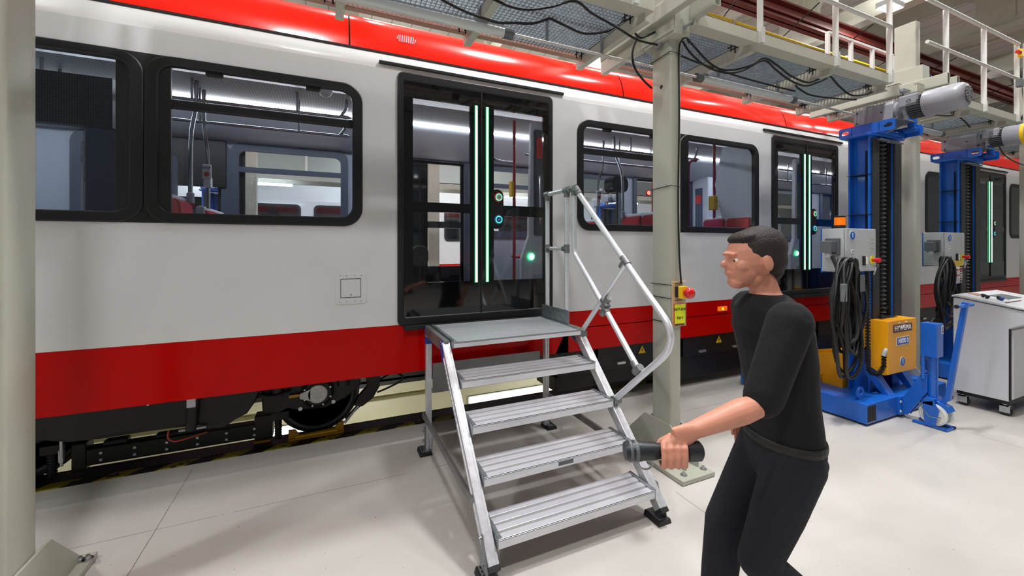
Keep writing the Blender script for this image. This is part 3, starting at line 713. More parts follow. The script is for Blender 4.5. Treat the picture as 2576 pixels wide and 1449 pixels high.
m = MB(); m.tube([(-0.89, 3.60, 0.33), (-0.87, 3.60, 0.6)], 0.035, 16); m.build('damper', 'black_iron', tram, smooth=True)
MB().box(-0.905, -0.855, 3.555, 3.566, 0.50, 0.60).build('damper_label', 'paper', tram)
MB().cyl((-0.96, 3.6, 0.335), (-0.80, 3.6, 0.335), 0.012, 10).build('damper_pin', 'bolt_metal', tram)
m = MB(); m.box(-1.62, -0.48, 3.93, 4.03, 0.055, 0.175); m.box(-1.66, -1.58, 3.92, 4.04, 0.03, 0.23); m.box(-0.55, -0.42, 3.92, 4.04, 0.04, 0.24); m.box(-1.50, -1.36, 3.95, 4.02, 0.17, 0.21); m.box(-1.2, -0.9, 3.95, 4.02, 0.17, 0.20)
m.build('track_brake', 'black_iron', tram, bevel=0.01)
m = MB()
for k in range(6):
    x = -1.5 + k * 0.19
    m.lathe((x, 3.93, 0.09), (0, -1, 0), [(0.012, 0), (0.01, 0.01)], 8).lathe((x, 3.93, 0.14), (0, -1, 0), [(0.012, 0), (0.01, 0.01)], 8)
m.build('brake_bolts', 'bolt_metal', tram)
m = MB(); m.cyl((-1.62, 3.72, 0.17), (-1.60, 3.66, 0.62), 0.009, 8); m.cyl((-1.62, 3.72, 0.2), (-1.62, 3.72, 0.28), 0.016, 8); m.cyl((-1.605, 3.68, 0.5), (-1.6, 3.67, 0.55), 0.016, 8)
m.cyl((-1.13, 3.6, 0.54), (-1.13, 3.6, 0.61), 0.009, 8); m.cyl((-1.13, 3.6, 0.6), (-1.13, 3.6, 0.615), 0.022, 8)
m.build('tie_rod', 'bolt_metal', tram, smooth=True)
for (x, z0, z1) in ((-1.76, 0.03, 0.2), (-0.38, 0.03, 0.2)):
    m = MB(); m.box(x - 0.05, x + 0.08, 3.9, 3.98, 0.19, 0.25)
    m.cyl((x, 3.93, z0), (x, 3.93, z1), 0.022, 10)
    for k in range(8): m.cyl((x, 3.93, z0 + 0.02 * k), (x, 3.93, z0 + 0.02 * k + 0.008), 0.028, 10)
    m.build('brake_suspension', 'black_iron', tram)
MB().tube(smooth_path([(-1.06, 3.75, 0.29), (-1.06, 3.74, 0.24), (-1.02, 3.74, 0.21), (-0.93, 3.76, 0.215), (-0.84, 3.80, 0.22)]), 0.006, 6).build('sensor_wire', 'orange_wire', tram)
m = MB(); m.prism([(0.30, 0.60), (0.42, 0.60), (0.42, 0.40), (0.36, 0.30), (0.27, 0.24), (0.20, 0.26), (0.24, 0.33), (0.31, 0.40)], 'y', 3.78, 3.84)
m.box(0.33, 0.58, 3.7, 3.84, 0.52, 0.6); m.bar((0.27, 3.8, 0.27), (0.14, 3.8, 0.15), 0.02, 0.03)
for (a, b) in (((0.5, 3.8, 0.56), (0.62, 3.8, 0.45)), ((0.6, 3.75, 0.6), (0.7, 3.75, 0.5))): m.tube([a, b], 0.012, 8)
m.build('sand_pipe_bracket', 'black_iron', tram, bevel=0.006)
MB().tube([(0.24, 3.79, 0.25), (0.13, 3.79, 0.12)], 0.012, 8).build('sand_pipe', 'chrome', tram)
m = MB()
m.tube(smooth_path([(0.42, 3.8, 0.45), (0.55, 3.8, 0.5), (0.62, 3.82, 0.42), (0.5, 3.83, 0.36), (0.4, 3.83, 0.33)]), 0.008, 6)
m.tube(smooth_path([(0.52, 3.72, 0.6), (0.6, 3.72, 0.55), (0.63, 3.72, 0.6), (0.62, 3.72, 0.66)]), 0.014, 6)
for z in (0.50, 0.44): m.cyl((0.35, 5.0, z - 0.1), (6.5, 5.0, z - 0.1), 0.03, 8)
m.build('underfloor_pipes', 'black_iron', tram)
# underfloor equipment boxes with catches
for (a, b) in ((2.06, 2.48), (2.52, 3.66), (3.70, 4.83), (4.87, 6.2), (6.24, 7.8), (7.85, 9.6)):
    zb_ = 0.24 if a > 3.6 else 0.215
    eb = MB().box(a, b, 3.46, 3.9, zb_ + 0.13, 0.605).build('equipment_box', 'black_iron', tram, bevel=0.006)
    MB().box(a - 0.02, b + 0.02, 3.5, 3.9, zb_ - 0.02 if a < 3.6 else 0.1, zb_ + 0.125).build('equipment_tray', 'black_iron', eb, bevel=0.01)
    for q in (0.25, 0.75) if b - a > 0.8 else (0.5,):
        x = a + (b - a) * q
        MB().prism(rrect(x - 0.06, x + 0.05, 0.40, 0.43, 0.014, 3), 'y', 3.43, 3.462).build('catch', 'bolt_metal', eb, bevel=0.004)
    if b - a > 0.8:
        x = (a + b) / 2; z = 0.52
        MB().prism([(x - 0.06, z - 0.045), (x + 0.06, z - 0.045), (x, z + 0.055)], 'y', 3.455, 3.462).build('warning_border', 'letter_black', eb)
        MB().prism([(x - 0.05, z - 0.039), (x + 0.05, z - 0.039), (x, z + 0.045)], 'y', 3.453, 3.46).build('warning_triangle', 'warn_yellow', eb)
        MB().prism([(x + 0.006, z + 0.022), (x - 0.010, z - 0.008), (x - 0.001, z - 0.006), (x - 0.004, z - 0.03), (x + 0.010, z + 0.002), (x + 0.001, z + 0.0)], 'y', 3.451, 3.458).build('lightning_symbol', 'letter_black', eb)
m = MB(); m.cyl((2.55, 4.0, 0.18), (3.9, 4.0, 0.18), 0.14, 24); m.build('air_tank', 'plug_grey', tram, smooth=True)
m = MB(); m.box(1.0, 5.5, 5.0, 5.05, 0.35, 0.6); m.box(X0, X1, 4.3, 5.1, 0.62, 0.9); m.build('underframe', 'black_iron', tram)
MB().box(5.9, 6.3, 3.5, 3.9, 0.25, 0.5).build('battery_box', 'black_iron', tram)
# yellow wheel chocks on the rail
for i, x in enumerate((-0.078, -0.46)):
    if i == 0:
        m = MB(); m.prism([(x - 0.225, 0.008), (x + 0.205, 0.008), (x + 0.205, 0.09), (x + 0.165, 0.09), (x + 0.13, 0.045), (x - 0.14, 0.035), (x - 0.175, 0.085), (x - 0.225, 0.088)], 'y', 3.90, 3.925)
        m.prism([(x - 0.225, 0.005), (x + 0.205, 0.005), (x + 0.205, 0.02), (x - 0.225, 0.02)], 'y', 3.87, 3.925)
        c = thing('wheel_chock', 'yellow steel wheel chock cradling the front wheel on the rail', 'wheel chock', (x, 3.9, 0))
        m.build('plate', 'chock_yellow', c, bevel=0.003)
        MB().tube([(x - 0.17, 3.89, 0.028), (x + 0.15, 3.89, 0.028)], 0.009, 8).build('rib', 'button_yellow', c)
    else:
        m = MB(); m.box(x - 0.1, x + 0.02, 4.04, 4.07, 0.0, 0.14); m.box(x - 0.1, x + 0.02, 3.95, 4.07, 0.0, 0.02)
        o = m.build('wheel_chock', 'chock_yellow', bevel=0.003); tag(o, 'small yellow steel stop block behind the black track brake', 'wheel chock')

# ---------------------------------------------------------------- steel columns
def column(cx, label, detail=True):
    x0, x1, y0, y1 = cx - 0.053, cx + 0.053, 2.305, 2.50
    top = 4.14
    t = thing('steel_column', label, 'column', (cx, 2.4, 0), 'cream steel columns carrying the walkway')
    m = MB(); m.prism([(p[0], p[1]) for p in rrect(x0, x1, y0, y1, 0.016, 3)], 'z', 0.02, top); m.build('column_shaft', 'column_paint', t, smooth=True)
    MB().box(cx - 0.19, cx + 0.115, 2.06, 2.86, 0.004, 0.035).build('base_plate', 'column_paint', t, bevel=0.003)
    for gx in (cx - 0.065, cx + 0.055):
        MB().prism([(2.155, 0.035), (2.155, 0.085), (2.30, 0.30), (2.57, 0.30), (2.80, 0.07), (2.80, 0.035)], 'x', gx, gx + 0.012).build('gusset', 'column_paint', t, bevel=0.002)
    for (bx, by) in ((cx - 0.12, 2.12), (cx + 0.07, 2.12), (cx - 0.12, 2.80), (cx + 0.07, 2.80), (cx + 0.10, 2.80)):
        m = MB(); m.lathe((bx, by, 0.035), (0, 0, 1), [(0.024, 0), (0.024, 0.004), (0.013, 0.004), (0.013, 0.014), (0.008, 0.015), (0.008, 0.024)], 16)
        m.build('anchor_bolt', 'bolt_metal', t, smooth=True)
    # sleeve with slots and arms
    s0, s1 = cx - 0.085, cx + 0.065
    m = MB(); m.box(s0, s1, 2.235, 2.56, 3.19, 3.62); sl = m.build('column_sleeve', 'column_paint', t, bevel=0.004)
    m = MB(); m.box(s0 - 0.002, s0 + 0.01, 2.36, 2.42, 3.30, 3.40); m.box(s0 - 0.002, s0 + 0.01, 2.46, 2.52, 3.3, 3.4); m.build('sleeve_slot', 'gap_dark', sl)
    m = MB()
    for (a, b, c_, d) in ((2.0, 3.05, 3.36, 3.44),):
        O = rrect(s0 - 0.06, s0, 3.32, 3.44, 0.006, 2); I = rrect(s0 - 0.054, s0 - 0.006, 3.326, 3.434, 0.004, 2)
        m.ring(O, I, 2.02, 3.0)
        O = rrect(s1, s1 + 0.06, 3.32, 3.44, 0.006, 2); I = rrect(s1 + 0.006, s1 + 0.054, 3.326, 3.434, 0.004, 2)
        m.ring(O, I, 2.02, 3.0)
    m.build('support_arm', 'column_paint', t)
    m = MB(); m.lathe((cx + 0.01, 2.235, 3.255), (0, -1, 0), [(0.018, 0), (0.018, 0.012), (0.01, 0.012), (0.01, 0.06), (0.017, 0.06), (0.017, 0.078)], 6)
    m.build('clamp_bolt', 'bolt_metal', t)
    m = MB(); m.lathe((s0, 2.40, 3.17), (-1, 0, 0), [(0.03, 0), (0.03, 0.008), (0.012, 0.012)], 20); m.build('washer', 'galvanised', t)
    m = MB(); m.lathe((x0, 2.40, 2.86), (-1, 0, 0), [(0.014, 0), (0.014, 0.0015)], 16); m.build('drill_hole', 'gap_dark', t)
    return t
colm = column(2.39, 'cream steel column with a red stop button, beside the handrail')
for (i, cx, lb) in ((0, -1.22, 'cream steel column cropped by the left edge of the photo'), (1, 6.0, 'cream steel column right behind the first blue lifting jack'), (2, 9.56, 'cream steel column at the far right edge of the photo')):
    c = copy_tree(colm); c.location = (cx, 2.4, 0); c['label'] = lb
for (x, y) in ((-1.1, 7.4), (1.75, 7.4), (4.6, 7.4), (7.5, 7.4), (11, 7.4)):
    t = thing('steel_column', 'cream steel column on the far side of the tram', 'column', (x, y, 0), 'cream columns beyond the tram')
    MB().box(x - 0.1, x + 0.1, y - 0.07, y + 0.07, 0, 4.2).build('column_shaft', 'column_paint', t, bevel=0.01)
    MB().box(x - 0.2, x + 0.2, y - 0.2, y + 0.2, 0.0, 0.03).build('base_plate', 'column_paint', t)
    MB().box(x - 0.13, x + 0.13, y - 0.1, y + 0.1, 3.2, 3.5).build('column_sleeve', 'column_paint', t, bevel=0.004)

# ---------------------------------------------------------------- walkway on top of the columns
def walkway(xa, xb, beams, posts, label, back=False, near_rail=True, rail_ext=(0, 0)):
    t = thing('walkway', label, 'walkway', ((xa + xb) / 2, 2.6, 3.3), 'cream steel walkway spans beside the tram roof')
    m = MB(); m.box(xa, xb, 2.2, 2.206, 3.285, 3.37); m.box(xa, xb, 2.2, 2.31, 3.278, 3.285); m.box(xa, xb, 2.2, 2.23, 3.364, 3.37)
    m.build('edge_beam', 'gantry_paint', t, bevel=0.001)
    m = MB(); m.box(xa, xb, 3.085, 3.092, 3.298, 3.392); m.box(xa, xb, 3.04, 3.092, 3.292, 3.298); m.build('toe_beam', 'dull_brown', t)
    for bx in beams:
        m = MB(); m.box(bx - 0.004, bx + 0.004, 2.24, 3.11, 3.225, 3.315); m.box(bx - 0.004, bx + 0.05, 2.24, 3.11, 3.218, 3.226); m.box(bx - 0.004, bx + 0.05, 2.24, 3.11, 3.309, 3.315)
        m.build('cross_beam', 'gantry_paint', t)
    # grating: bearing bars along y, cross bars along x
    m = MB(); x = xa + 0.01
    while x < xb:
        m.box(x - 0.0015, x + 0.0015, 2.31, 3.07, 3.322, 3.352); x += 0.0333
    y = 2.315
    while y < 3.07:
        m.box(xa, xb, y - 0.003, y + 0.003, 3.322, 3.352); y += 0.0333
    m.build('grating', 'grating_steel', t, kind='stuff')
    # clips under the grating
    for bx in beams:
        for yy in (3.0, 2.37):
            m = MB()
            for dx in (-0.07, -0.02): m.box(bx + dx - 0.004, bx + dx + 0.004, yy - 0.03, yy + 0.03, 3.295, 3.302); m.cyl((bx + dx, yy, 3.26), (bx + dx, yy, 3.33), 0.005, 8)
            m.build('grating_clip', 'black_iron', t)
    for px in posts:
        m = MB(); m.box(px - 0.004, px + 0.004, 2.175, 2.225, 3.27, 4.30); m.box(px - 0.02, px + 0.02, 2.17, 2.205, 3.275, 3.40)
        MBp = m.build('railing_post', 'rail_paint', t)
    if near_rail and posts:
        a, b = posts[0] - rail_ext[0], posts[-1] + rail_ext[1]
        for z, r in ((4.30, 0.021), (3.84, 0.019)):
            MB().tube([(a, 2.19, z), (b, 2.19, z)], r, 12).build('rail', 'rail_paint', t, smooth=True)
    if back:
        a, b = back
        for z in (4.33, 4.05) if False else (4.33,): MB().box(a, b, 3.06, 3.1, z - 0.015, z + 0.015).build('rail', 'rail_paint', t)
        k = a
        while k <= b + 0.01: MB().box(k - 0.02, k + 0.02, 3.06, 3.1, 3.38, 4.32).build('railing_post', 'rail_paint', t); k += (b - a) / 3
    return t
walkway(-4.8, -1.4, (-4.6, -3.0, -1.5), (), 'walkway span left of the cropped left column', near_rail=False)
walkway(-1.02, 2.08, (-0.9, 0.05, 0.98, 2.03), (-0.6, 0.6, 1.9), 'walkway span with steel grating above the first tram door', rail_ext=(0.3, 0.1))
walkway(2.47, 5.20, (3.14, 4.21, 5.16), (3.19, 4.23, 5.15), 'walkway span right of the button column, carrying a tall railing', rail_ext=(0.6, 0))
walkway(5.7, 9.25, (5.8, 7.05, 8.1, 9.2), (6.34, 7.31, 8.30), 'walkway span behind the grey jack motors', back=(5.75, 7.28), rail_ext=(0.45, 0.02))
walkway(9.75, 16, (9.8, 11.2, 12.6, 14, 15.4), (10.2, 11.4, 12.6, 13.8, 15), 'farthest walkway span at the right edge')
for (x, lb) in ((2.30, 'cream channel beam ending beside the button column'), (5.44, 'cream channel beam ending above the first jack'),):
    m = MB(); m.box(x - 0.004, x + 0.004, 2.24, 3.11, 3.225, 3.335); m.box(x - 0.004, x + 0.05, 2.24, 3.11, 3.218, 3.226); m.box(x - 0.004, x + 0.05, 2.24, 3.11, 3.33, 3.336)
    tag(m.build('channel_beam', 'gantry_paint'), lb, 'beam')
# small things on the railing at the right
t = thing('emergency_switch', 'small yellow and red switch on the railing, top right corner', 'switch', (8.25, 2.2, 4.15))
MB().box(8.2, 8.28, 2.13, 2.17, 4.10, 4.20).build('switch_box', 'button_yellow', t, bevel=0.004)
MB().cyl((8.2, 2.15, 4.15), (8.13, 2.15, 4.15), 0.022, 14).build('push_button', 'button_red', t)
t = thing('conduit_riser', 'grey conduit with black cables climbing the end of the railing, far right', 'conduit', (8.36, 2.2, 3.3))
MB().box(8.34, 8.37, 2.14, 2.16, 3.2, 4.3).build('conduit', 'panel_grey', t)
for k in range(3):
    MB().tube(smooth_path([(8.40 + 0.015 * k, 2.15, 4.25 - 0.1 * k), (8.41, 2.16, 3.9), (8.38 + 0.03 * k, 2.17, 3.7), (8.42, 2.17, 3.4), (8.5 + 0.1 * k, 2.3, 3.2)]), 0.009, 6).build('cable', 'cable_black', t, smooth=True)
m = MB(); m.prism(rrect(8.15, 8.23, 3.70, 3.80, 0.01), 'y', 2.12, 2.17); tag(m.build('junction_box', 'plug_grey'), 'small grey junction box fixed to the last railing post', 'junction box')
t = thing('cable_reel', 'tangle of blue cable hanging on the walkway rail above the jack motor', 'cable', (6.2, 2.35, 3.6))
for k in range(4):
    c = Vector((6.18 + 0.03 * k, 2.3, 3.52)); MB().tube([c + Vector((0.07 * cos(a), 0.02 * sin(2 * a), (0.08 - 0.01 * k) * sin(a))) for a in [i * pi / 8 for i in range(16)]], 0.006, 6, closed=True).build('loop', 'bracket_blue' if k % 2 else 'cable_black', t, smooth=True)
# tubular lamps under the walkway
for (xa, xb, lb) in ((-0.1, 1.22, 'unlit clear tube lamp under the walkway above the first door'), (3.05, 4.47, 'unlit clear tube lamp under the walkway right of the button column'), (6.3, 7.7, 'unlit clear tube lamp under the walkway behind the jack motors')):
    t = thing('tube_lamp', lb, 'lamp', (xa, 2.71, 3.22), 'tube lamps under the walkway')
    MB().cyl((xa + 0.06, 2.71, 3.17), (xb - 0.06, 2.71, 3.17), 0.034, 18).build('tube', 'tube_clear', t, smooth=True)
    for (a, b) in ((xa, xa + 0.07), (xb - 0.07, xb)): MB().cyl((a, 2.71, 3.17), (b, 2.71, 3.17), 0.038, 18).build('end_cap', 'plug_grey', t)
    MB().box(xa + 0.06, xb - 0.06, 2.695, 2.725, 3.19, 3.215).build('reflector', 'grating_steel', t)
    for q in (0.2, 0.8): MB().box(xa + (xb - xa) * q, xa + (xb - xa) * q + 0.02, 2.7, 2.72, 3.2, 3.33).build('hanger', 'galvanised', t)
t = thing('conduit_tube', 'thin pale conduit under the walkway between the tube lamps', 'conduit', (1.3, 2.71, 3.2))
MB().cyl((1.24, 2.71, 3.175), (3.05, 2.71, 3.175), 0.011, 8).build('conduit', 'rail_paint', t)
for x in (1.5, 2.0, 2.6): MB().box(x, x + 0.015, 2.7, 2.72, 3.18, 3.33).build('conduit_hanger', 'galvanised', t)
m = MB(); m.cyl((4.5, 2.71, 3.175), (6.0, 2.66, 3.13), 0.012, 8); tag(m.build('conduit_tube', 'rail_paint'), 'thin pale conduit leading towards the first jack motor', 'conduit')
CAB = [
 ('black cable sagging from the top edge, nearest the tube lamp', [(0.57, 2.38, 3.11), (0.71, 2.38, 3.07), (0.83, 2.38, 3.05), (0.97, 2.38, 3.04), (1.07, 2.38, 3.06), (1.22, 2.38, 3.09), (1.32, 2.38, 3.14)]),
 ('black cable sagging in a shallow loop left of the button column', [(1.32, 2.38, 3.13), (1.35, 2.38, 3.15), (1.46, 2.38, 3.13), (1.62, 2.38, 3.11), (1.82, 2.38, 3.17), (1.95, 2.38, 3.27), (2.03, 2.38, 3.31)]),
 ('black cable crossing the grating diagonally down to the button column', [(0.92, 2.36, 3.17), (1.04, 2.36, 3.15), (1.18, 2.36, 3.16), (1.35, 2.36, 3.22), (1.53, 2.36, 3.3), (1.67, 2.36, 3.25), (1.88, 2.36, 3.2), (2.06, 2.36, 3.15), (2.26, 2.36, 3.15)]),
 ('short black cable loop beside the button column sleeve', [(2.06, 2.42, 3.31), (2.08, 2.42, 3.25), (2.14, 2.42, 3.21), (2.2, 2.42, 3.23), (2.29, 2.42, 3.28)]),
 ('black cable curling down behind the button column', [(2.29, 2.57, 3.39), (2.23, 2.57, 3.26), (2.2, 2.57, 3.16), (2.22, 2.57, 3.06), (2.3, 2.57, 2.98), (2.40, 2.57, 2.92)]),
 ('long black cable hanging in two swags right of the button column', [(2.52, 2.35, 3.27), (2.62, 2.35, 3.21), (2.77, 2.35, 3.12), (2.91, 2.35, 3.08), (3.07, 2.35, 3.1), (3.27, 2.35, 3.17), (3.46, 2.35, 3.27), (3.64, 2.35, 3.24), (3.83, 2.35, 3.18), (4.07, 2.35, 3.16), (4.25, 2.35, 3.22), (4.41, 2.35, 3.28), (4.57, 2.35, 3.21), (4.78, 2.35, 3.15), (5.06, 2.35, 3.2), (5.2, 2.35, 3.26)]),
 ('black cable swag just below the long double-swag cable', [(2.53, 2.38, 3.25), (2.63, 2.38, 3.16), (2.81, 2.38, 3.09), (3.04, 2.38, 3.08), (3.24, 2.38, 3.14), (3.5, 2.38, 3.27), (3.66, 2.38, 3.22), (3.85, 2.38, 3.16), (4.08, 2.38, 3.14), (4.27, 2.38, 3.2), (4.43, 2.38, 3.27)]),
 ('straight black cable stretched below the grating to the second tube lamp', [(2.77, 2.6, 3.26), (2.97, 2.6, 3.24), (3.43, 2.6, 3.21), (3.87, 2.6, 3.2), (4.3, 2.6, 3.2)]),
 ('black cable with plug sagging left of the first jack motor', [(4.14, 2.5, 3.2), (4.21, 2.5, 3.17), (4.39, 2.5, 3.14), (4.72, 2.5, 3.16), (5.10, 2.5, 3.2), (5.18, 2.5, 3.21)]),
 ('black cable swag under the walkway behind the first jack motor', [(6.38, 2.38, 3.26), (6.57, 2.38, 3.2), (6.86, 2.38, 3.22), (7.12, 2.38, 3.26), (7.34, 2.38, 3.22), (7.5, 2.38, 3.16)]),
 ('black cable dropping from the walkway near the right edge', [(8.2, 2.4, 3.27), (8.28, 2.4, 3.2), (8.54, 2.4, 2.95), (8.94, 2.4, 2.85), (9.4, 2.4, 2.82)]),
]
for lb, pts in CAB: tag(MB().tube(smooth_path(pts), 0.0085, 8).build('cable', 'cable_black', smooth=True), lb, 'cable')
tag(MB().tube(smooth_path([(2.47, 2.26, 3.16), (2.44, 2.25, 3.19), (2.41, 2.27, 3.17), (2.405, 2.292, 3.08), (2.41, 2.294, 2.6), (2.40, 2.294, 2.0), (2.41, 2.294, 1.6), (2.415, 2.28, 1.36)]), 0.0065, 8).build('cable', 'cable_black', smooth=True), 'thin black cable running down the front of the button column', 'cable')
for z, lb in ((3.08, 'top'), (2.08, 'second'), (1.345, 'third'), (1.245, 'fourth'), (1.06, 'lowest')):
    x0, x1, y0, y1 = 2.334, 2.446, 2.30, 2.504
    tag(MB().tube([(x0 - .003, y1 + .002, z), (x0 - .003, y0 - .003, z + (0.0 if z < 2 else 0.01)), (x1 + .003, y0 - .003, z), (x1 + .003, y1 + .003, z - .01)], 0.003, 6, closed=True).build('cable_tie', 'cable_black'), 'black cable tie around the button column, %s of five' % lb, 'cable tie')
# emergency stop board
t = thing('emergency_stop_board', 'plywood board with red mushroom button and yellow notice on a column', 'emergency stop', (2.37, 2.28, 1.2))
MB().box(2.335, 2.475, 2.288, 2.299, 1.035, 1.375).build('board', 'plywood', t, bevel=0.002)
MB().box(2.35, 2.46, 2.284, 2.2885, 1.055, 1.205).build('notice_border', 'button_red', t)
sg = MB().box(2.353, 2.457, 2.282, 2.287, 1.058, 1.202).build('notice', 'sign_yellow', t)
text('notice_lettering', 'NOT-AUS', 0.027, (2.405, 2.2815, 1.163), (1, 0, 0), (0, 0, 1), 'letter_black', sg)
text('notice_lettering', '750 V', 0.027, (2.405, 2.2815, 1.098), (1, 0, 0), (0, 0, 1), 'letter_black', sg)
MB().box(2.36, 2.425, 2.262, 2.289, 1.255, 1.335).build('box_back', 'black_plastic', t, bevel=0.004)
MB().prism(rrect(2.365, 2.425, 1.25, 1.34, 0.008), 'y', 2.225, 2.262).build('button_box', 'button_yellow', t, bevel=0.003)
MB().lathe((2.397, 2.225, 1.295), (0, -1, 0), [(0.022, 0), (0.022, 0.02), (0.036, 0.022), (0.041, 0.032), (0.041, 0.042), (0.036, 0.058), (0.022, 0.07), (0.006, 0.075)], 28).build('mushroom_button', 'button_red', t, smooth=True)
MB().cyl((2.41, 2.245, 1.34), (2.41, 2.245, 1.372), 0.012, 12).build('cable_gland', 'panel_grey', t)
MB().cyl((2.41, 2.245, 1.225), (2.41, 2.245, 1.25), 0.012, 12).build('cable_gland', 'panel_grey', t)
for z in (1.357, 1.232, 1.046): MB().box(2.36, 2.455, 2.284, 2.288, z - 0.002, z + 0.002).build('tie', 'cable_black', t)

# ---------------------------------------------------------------- aluminium steps
st = thing('mobile_steps', 'silver aluminium access steps with four treads leading to the tram door', 'steps', (1.26, 2.6, 0))
XL, XR = 0.76, 1.76
def planks(y0, y1, z, gaps, name, skirt=0.05):
    m = MB(); n = gaps + 1; g = 0.019 if gaps < 5 else 0.009
    wd = (y1 - y0 - g * gaps) / n
    for k in range(n):
        a = y0 + k * (wd + g); m.box(XL, XR, a, a + wd, z - 0.012, z)
    m.box(XL, XR, y0, y0 + 0.012, z - skirt, z - 0.0005); m.box(XL, XR, y1 - 0.012, y1, z - skirt, z - 0.0005)
    m.box(XL, XR, y0 - 0.002, y0 + 0.002, z - 0.008, z - 0.005)
    p = m.build(name, 'aluminium_bright', st, bevel=0.0012)
    MB().box(XL + 0.001, XR - 0.001, y0 + 0.013, y1 - 0.013, z - 0.010, z - 0.0035).build('grip_strip', 'tread_groove', p)
    for x in (XL, XR):
        s = 1 if x == XL else -1
        m = MB(); m.box(x - 0.002, x + 0.002, y0 - 0.001, y1 + 0.003, z - skirt - 0.004, z + 0.004); m.box(min(x, x + s * 0.022), max(x, x + s * 0.022), y0 + 0.004, y1, z + 0.001, z + 0.004)
        m.lathe((x + s * 0.011, y0 + 0.018, z + 0.004), (0, 0, 1), [(0.006, 0), (0.004, 0.003)], 8)
        m.build('end_bracket', 'galvanised', p)
    return p
for (z, y) in ((0.2, 1.855), (0.4, 2.055), (0.6, 2.245), (0.8, 2.452)): planks(y, y + 0.218, z, 3, 'tread')
planks(2.635, 3.27, 1.0, 12, 'platform', 0.04)
MB().box(1.22, 1.32, 2.0535, 2.0545, 0.362, 0.384).build('maker_label', 'plug_grey', st)
for x in (XL - 0.032, XR + 0.032):
    s = -1 if x < 1 else 1
    m = MB(); m.bar((x, 1.845, 0.085), (x, 2.725, 0.965), 0.05, 0.062, (0, -1, 1)); 
    for q in (-0.012, 0.012):
        m.bar((x, 1.845 + q - 0.022, 0.085 - q + 0.022), (x, 2.725 + q - 0.022, 0.965 - q + 0.022), 0.014, 0.004, (0, -1, 1)) if False else None
    for q in (-0.017, 0.017): m.bar((x + q, 1.823, 0.107), (x + q, 2.703, 0.987), 0.012, 0.006, (0, -1, 1))
    for q in (-0.018, 0.018): m.bar((x + s * 0.026, 1.845 + q, 0.085 - q), (x + s * 0.026, 2.725 + q, 0.965 - q), 0.006, 0.018, (0, -1, 1))
    sb = m.build('stringer', 'aluminium', st, bevel=0.002)
    MB().bar((x, 1.828, 0.068), (x, 1.846, 0.086), 0.054, 0.066, (0, -1, 1)).build('end_cap', 'black_plastic', sb)
    # rear leg
    m = MB(); m.box(x - 0.022, x + 0.022, 3.22, 3.262, 0.03, 0.93)
    for q in (-0.012, 0.012): m.box(x + q - 0.006, x + q + 0.006, 3.214, 3.222, 0.03, 0.93)
    m.build('rear_leg', 'aluminium', st, bevel=0.002)
    # side beam of the platform
    m = MB(); m.box(x - 0.018, x + 0.018, 2.75, 3.27, 0.915, 0.99)
    for q in (0.925, 0.948, 0.971): m.box(x + s * 0.017, x + s * 0.021, 2.75, 3.27, q, q + 0.014)
    m.box(x - 0.018, x + 0.018, 2.69, 3.27, 0.985, 1.0)
    m.build('side_beam', 'aluminium_dull', st, bevel=0.002)
    m = MB(); m.box(x - 0.022, x + 0.022, 2.735, 2.757, 0.905, 0.995); m.box(x - 0.022, x + 0.022, 3.262, 3.276, 0.91, 0.995); m.box(x - 0.026, x + 0.026, 3.212, 3.268, 0.865, 0.918)
    m.prism([(2.745, 0.92), (2.745, 0.99), (2.69, 0.945), (2.665, 0.86), (2.685, 0.85)], 'x', x + s * 0.024, x + s * 0.03)
    m.build('corner_bracket', 'bracket_blue', st)
    m = MB(); m.bar((x + s * 0.03, 3.29, 0.285), (x + s * 0.03, 2.06, 0.285), 0.02, 0.045); m.build('lower_brace', 'aluminium_dull', st, bevel=0.002)
    m = MB(); m.bar((x - s * 0.01, 2.86, 0.93), (x - s * 0.012, 2.67, 0.875), 0.006, 0.02); m.build('knee_brace', 'galvanised', st)
    # feet
    for (fy, front) in ((1.885, True), (3.24, False)):
        ox = x + (s * 0.012 if front else s * 0.03)
        m = MB(); m.prism([(ox - 0.05, 0.0), (ox + 0.05, 0.0), (ox + 0.04, 0.03), (ox - 0.04, 0.03)], 'y', fy - 0.065, fy + 0.065)
        ft = m.build('foot', 'black_plastic', st, bevel=0.003)
        m = MB(); m.box(ox - 0.034, ox + 0.034, fy - 0.055, fy + 0.055, 0.03, 0.035)
        xx = x + s * 0.028
        if front: m.prism([(fy - 0.06, 0.033), (fy + 0.055, 0.033), (fy + 0.055, 0.06), (fy + 0.035, 0.21), (fy + 0.02, 0.21), (fy - 0.05, 0.07)], 'x', xx, xx + s * 0.004)
        else: m.box(min(xx, xx - s * 0.004), max(xx, xx - s * 0.004), fy - 0.02, fy + 0.02, 0.033, 0.2)
        m.build('foot_plate', 'galvanised', ft)
        m = MB()
        for k in range(4): m.lathe((ox + s * 0.02, fy - 0.04 + k * 0.027, 0.035), (0, 0, 1), [(0.008, 0), (0.008, 0.001)], 10)
        m.build('plate_holes', 'gap_dark', ft)
        m = MB()
        for (dy, z) in ((0.0, 0.08), (0.03, 0.19)) if front else ((0, 0.1), (0, 0.17)): m.lathe((xx + s * 0.004, fy + dy, z), (s, 0, 0), [(0.009, 0), (0.009, 0.008), (0.005, 0.009), (0.005, 0.014)], 8)
        m.build('foot_bolts', 'bolt_metal', ft)
MB().box(0.77, 1.75, 3.274, 3.279, 0.45, 0.69).build('rear_panel', 'aluminium_dull', st)
MB().box(1.765, 1.770, 2.82, 3.27, 1.0, 1.115).build('kick_plate', 'galvanised', st, bevel=0.001)
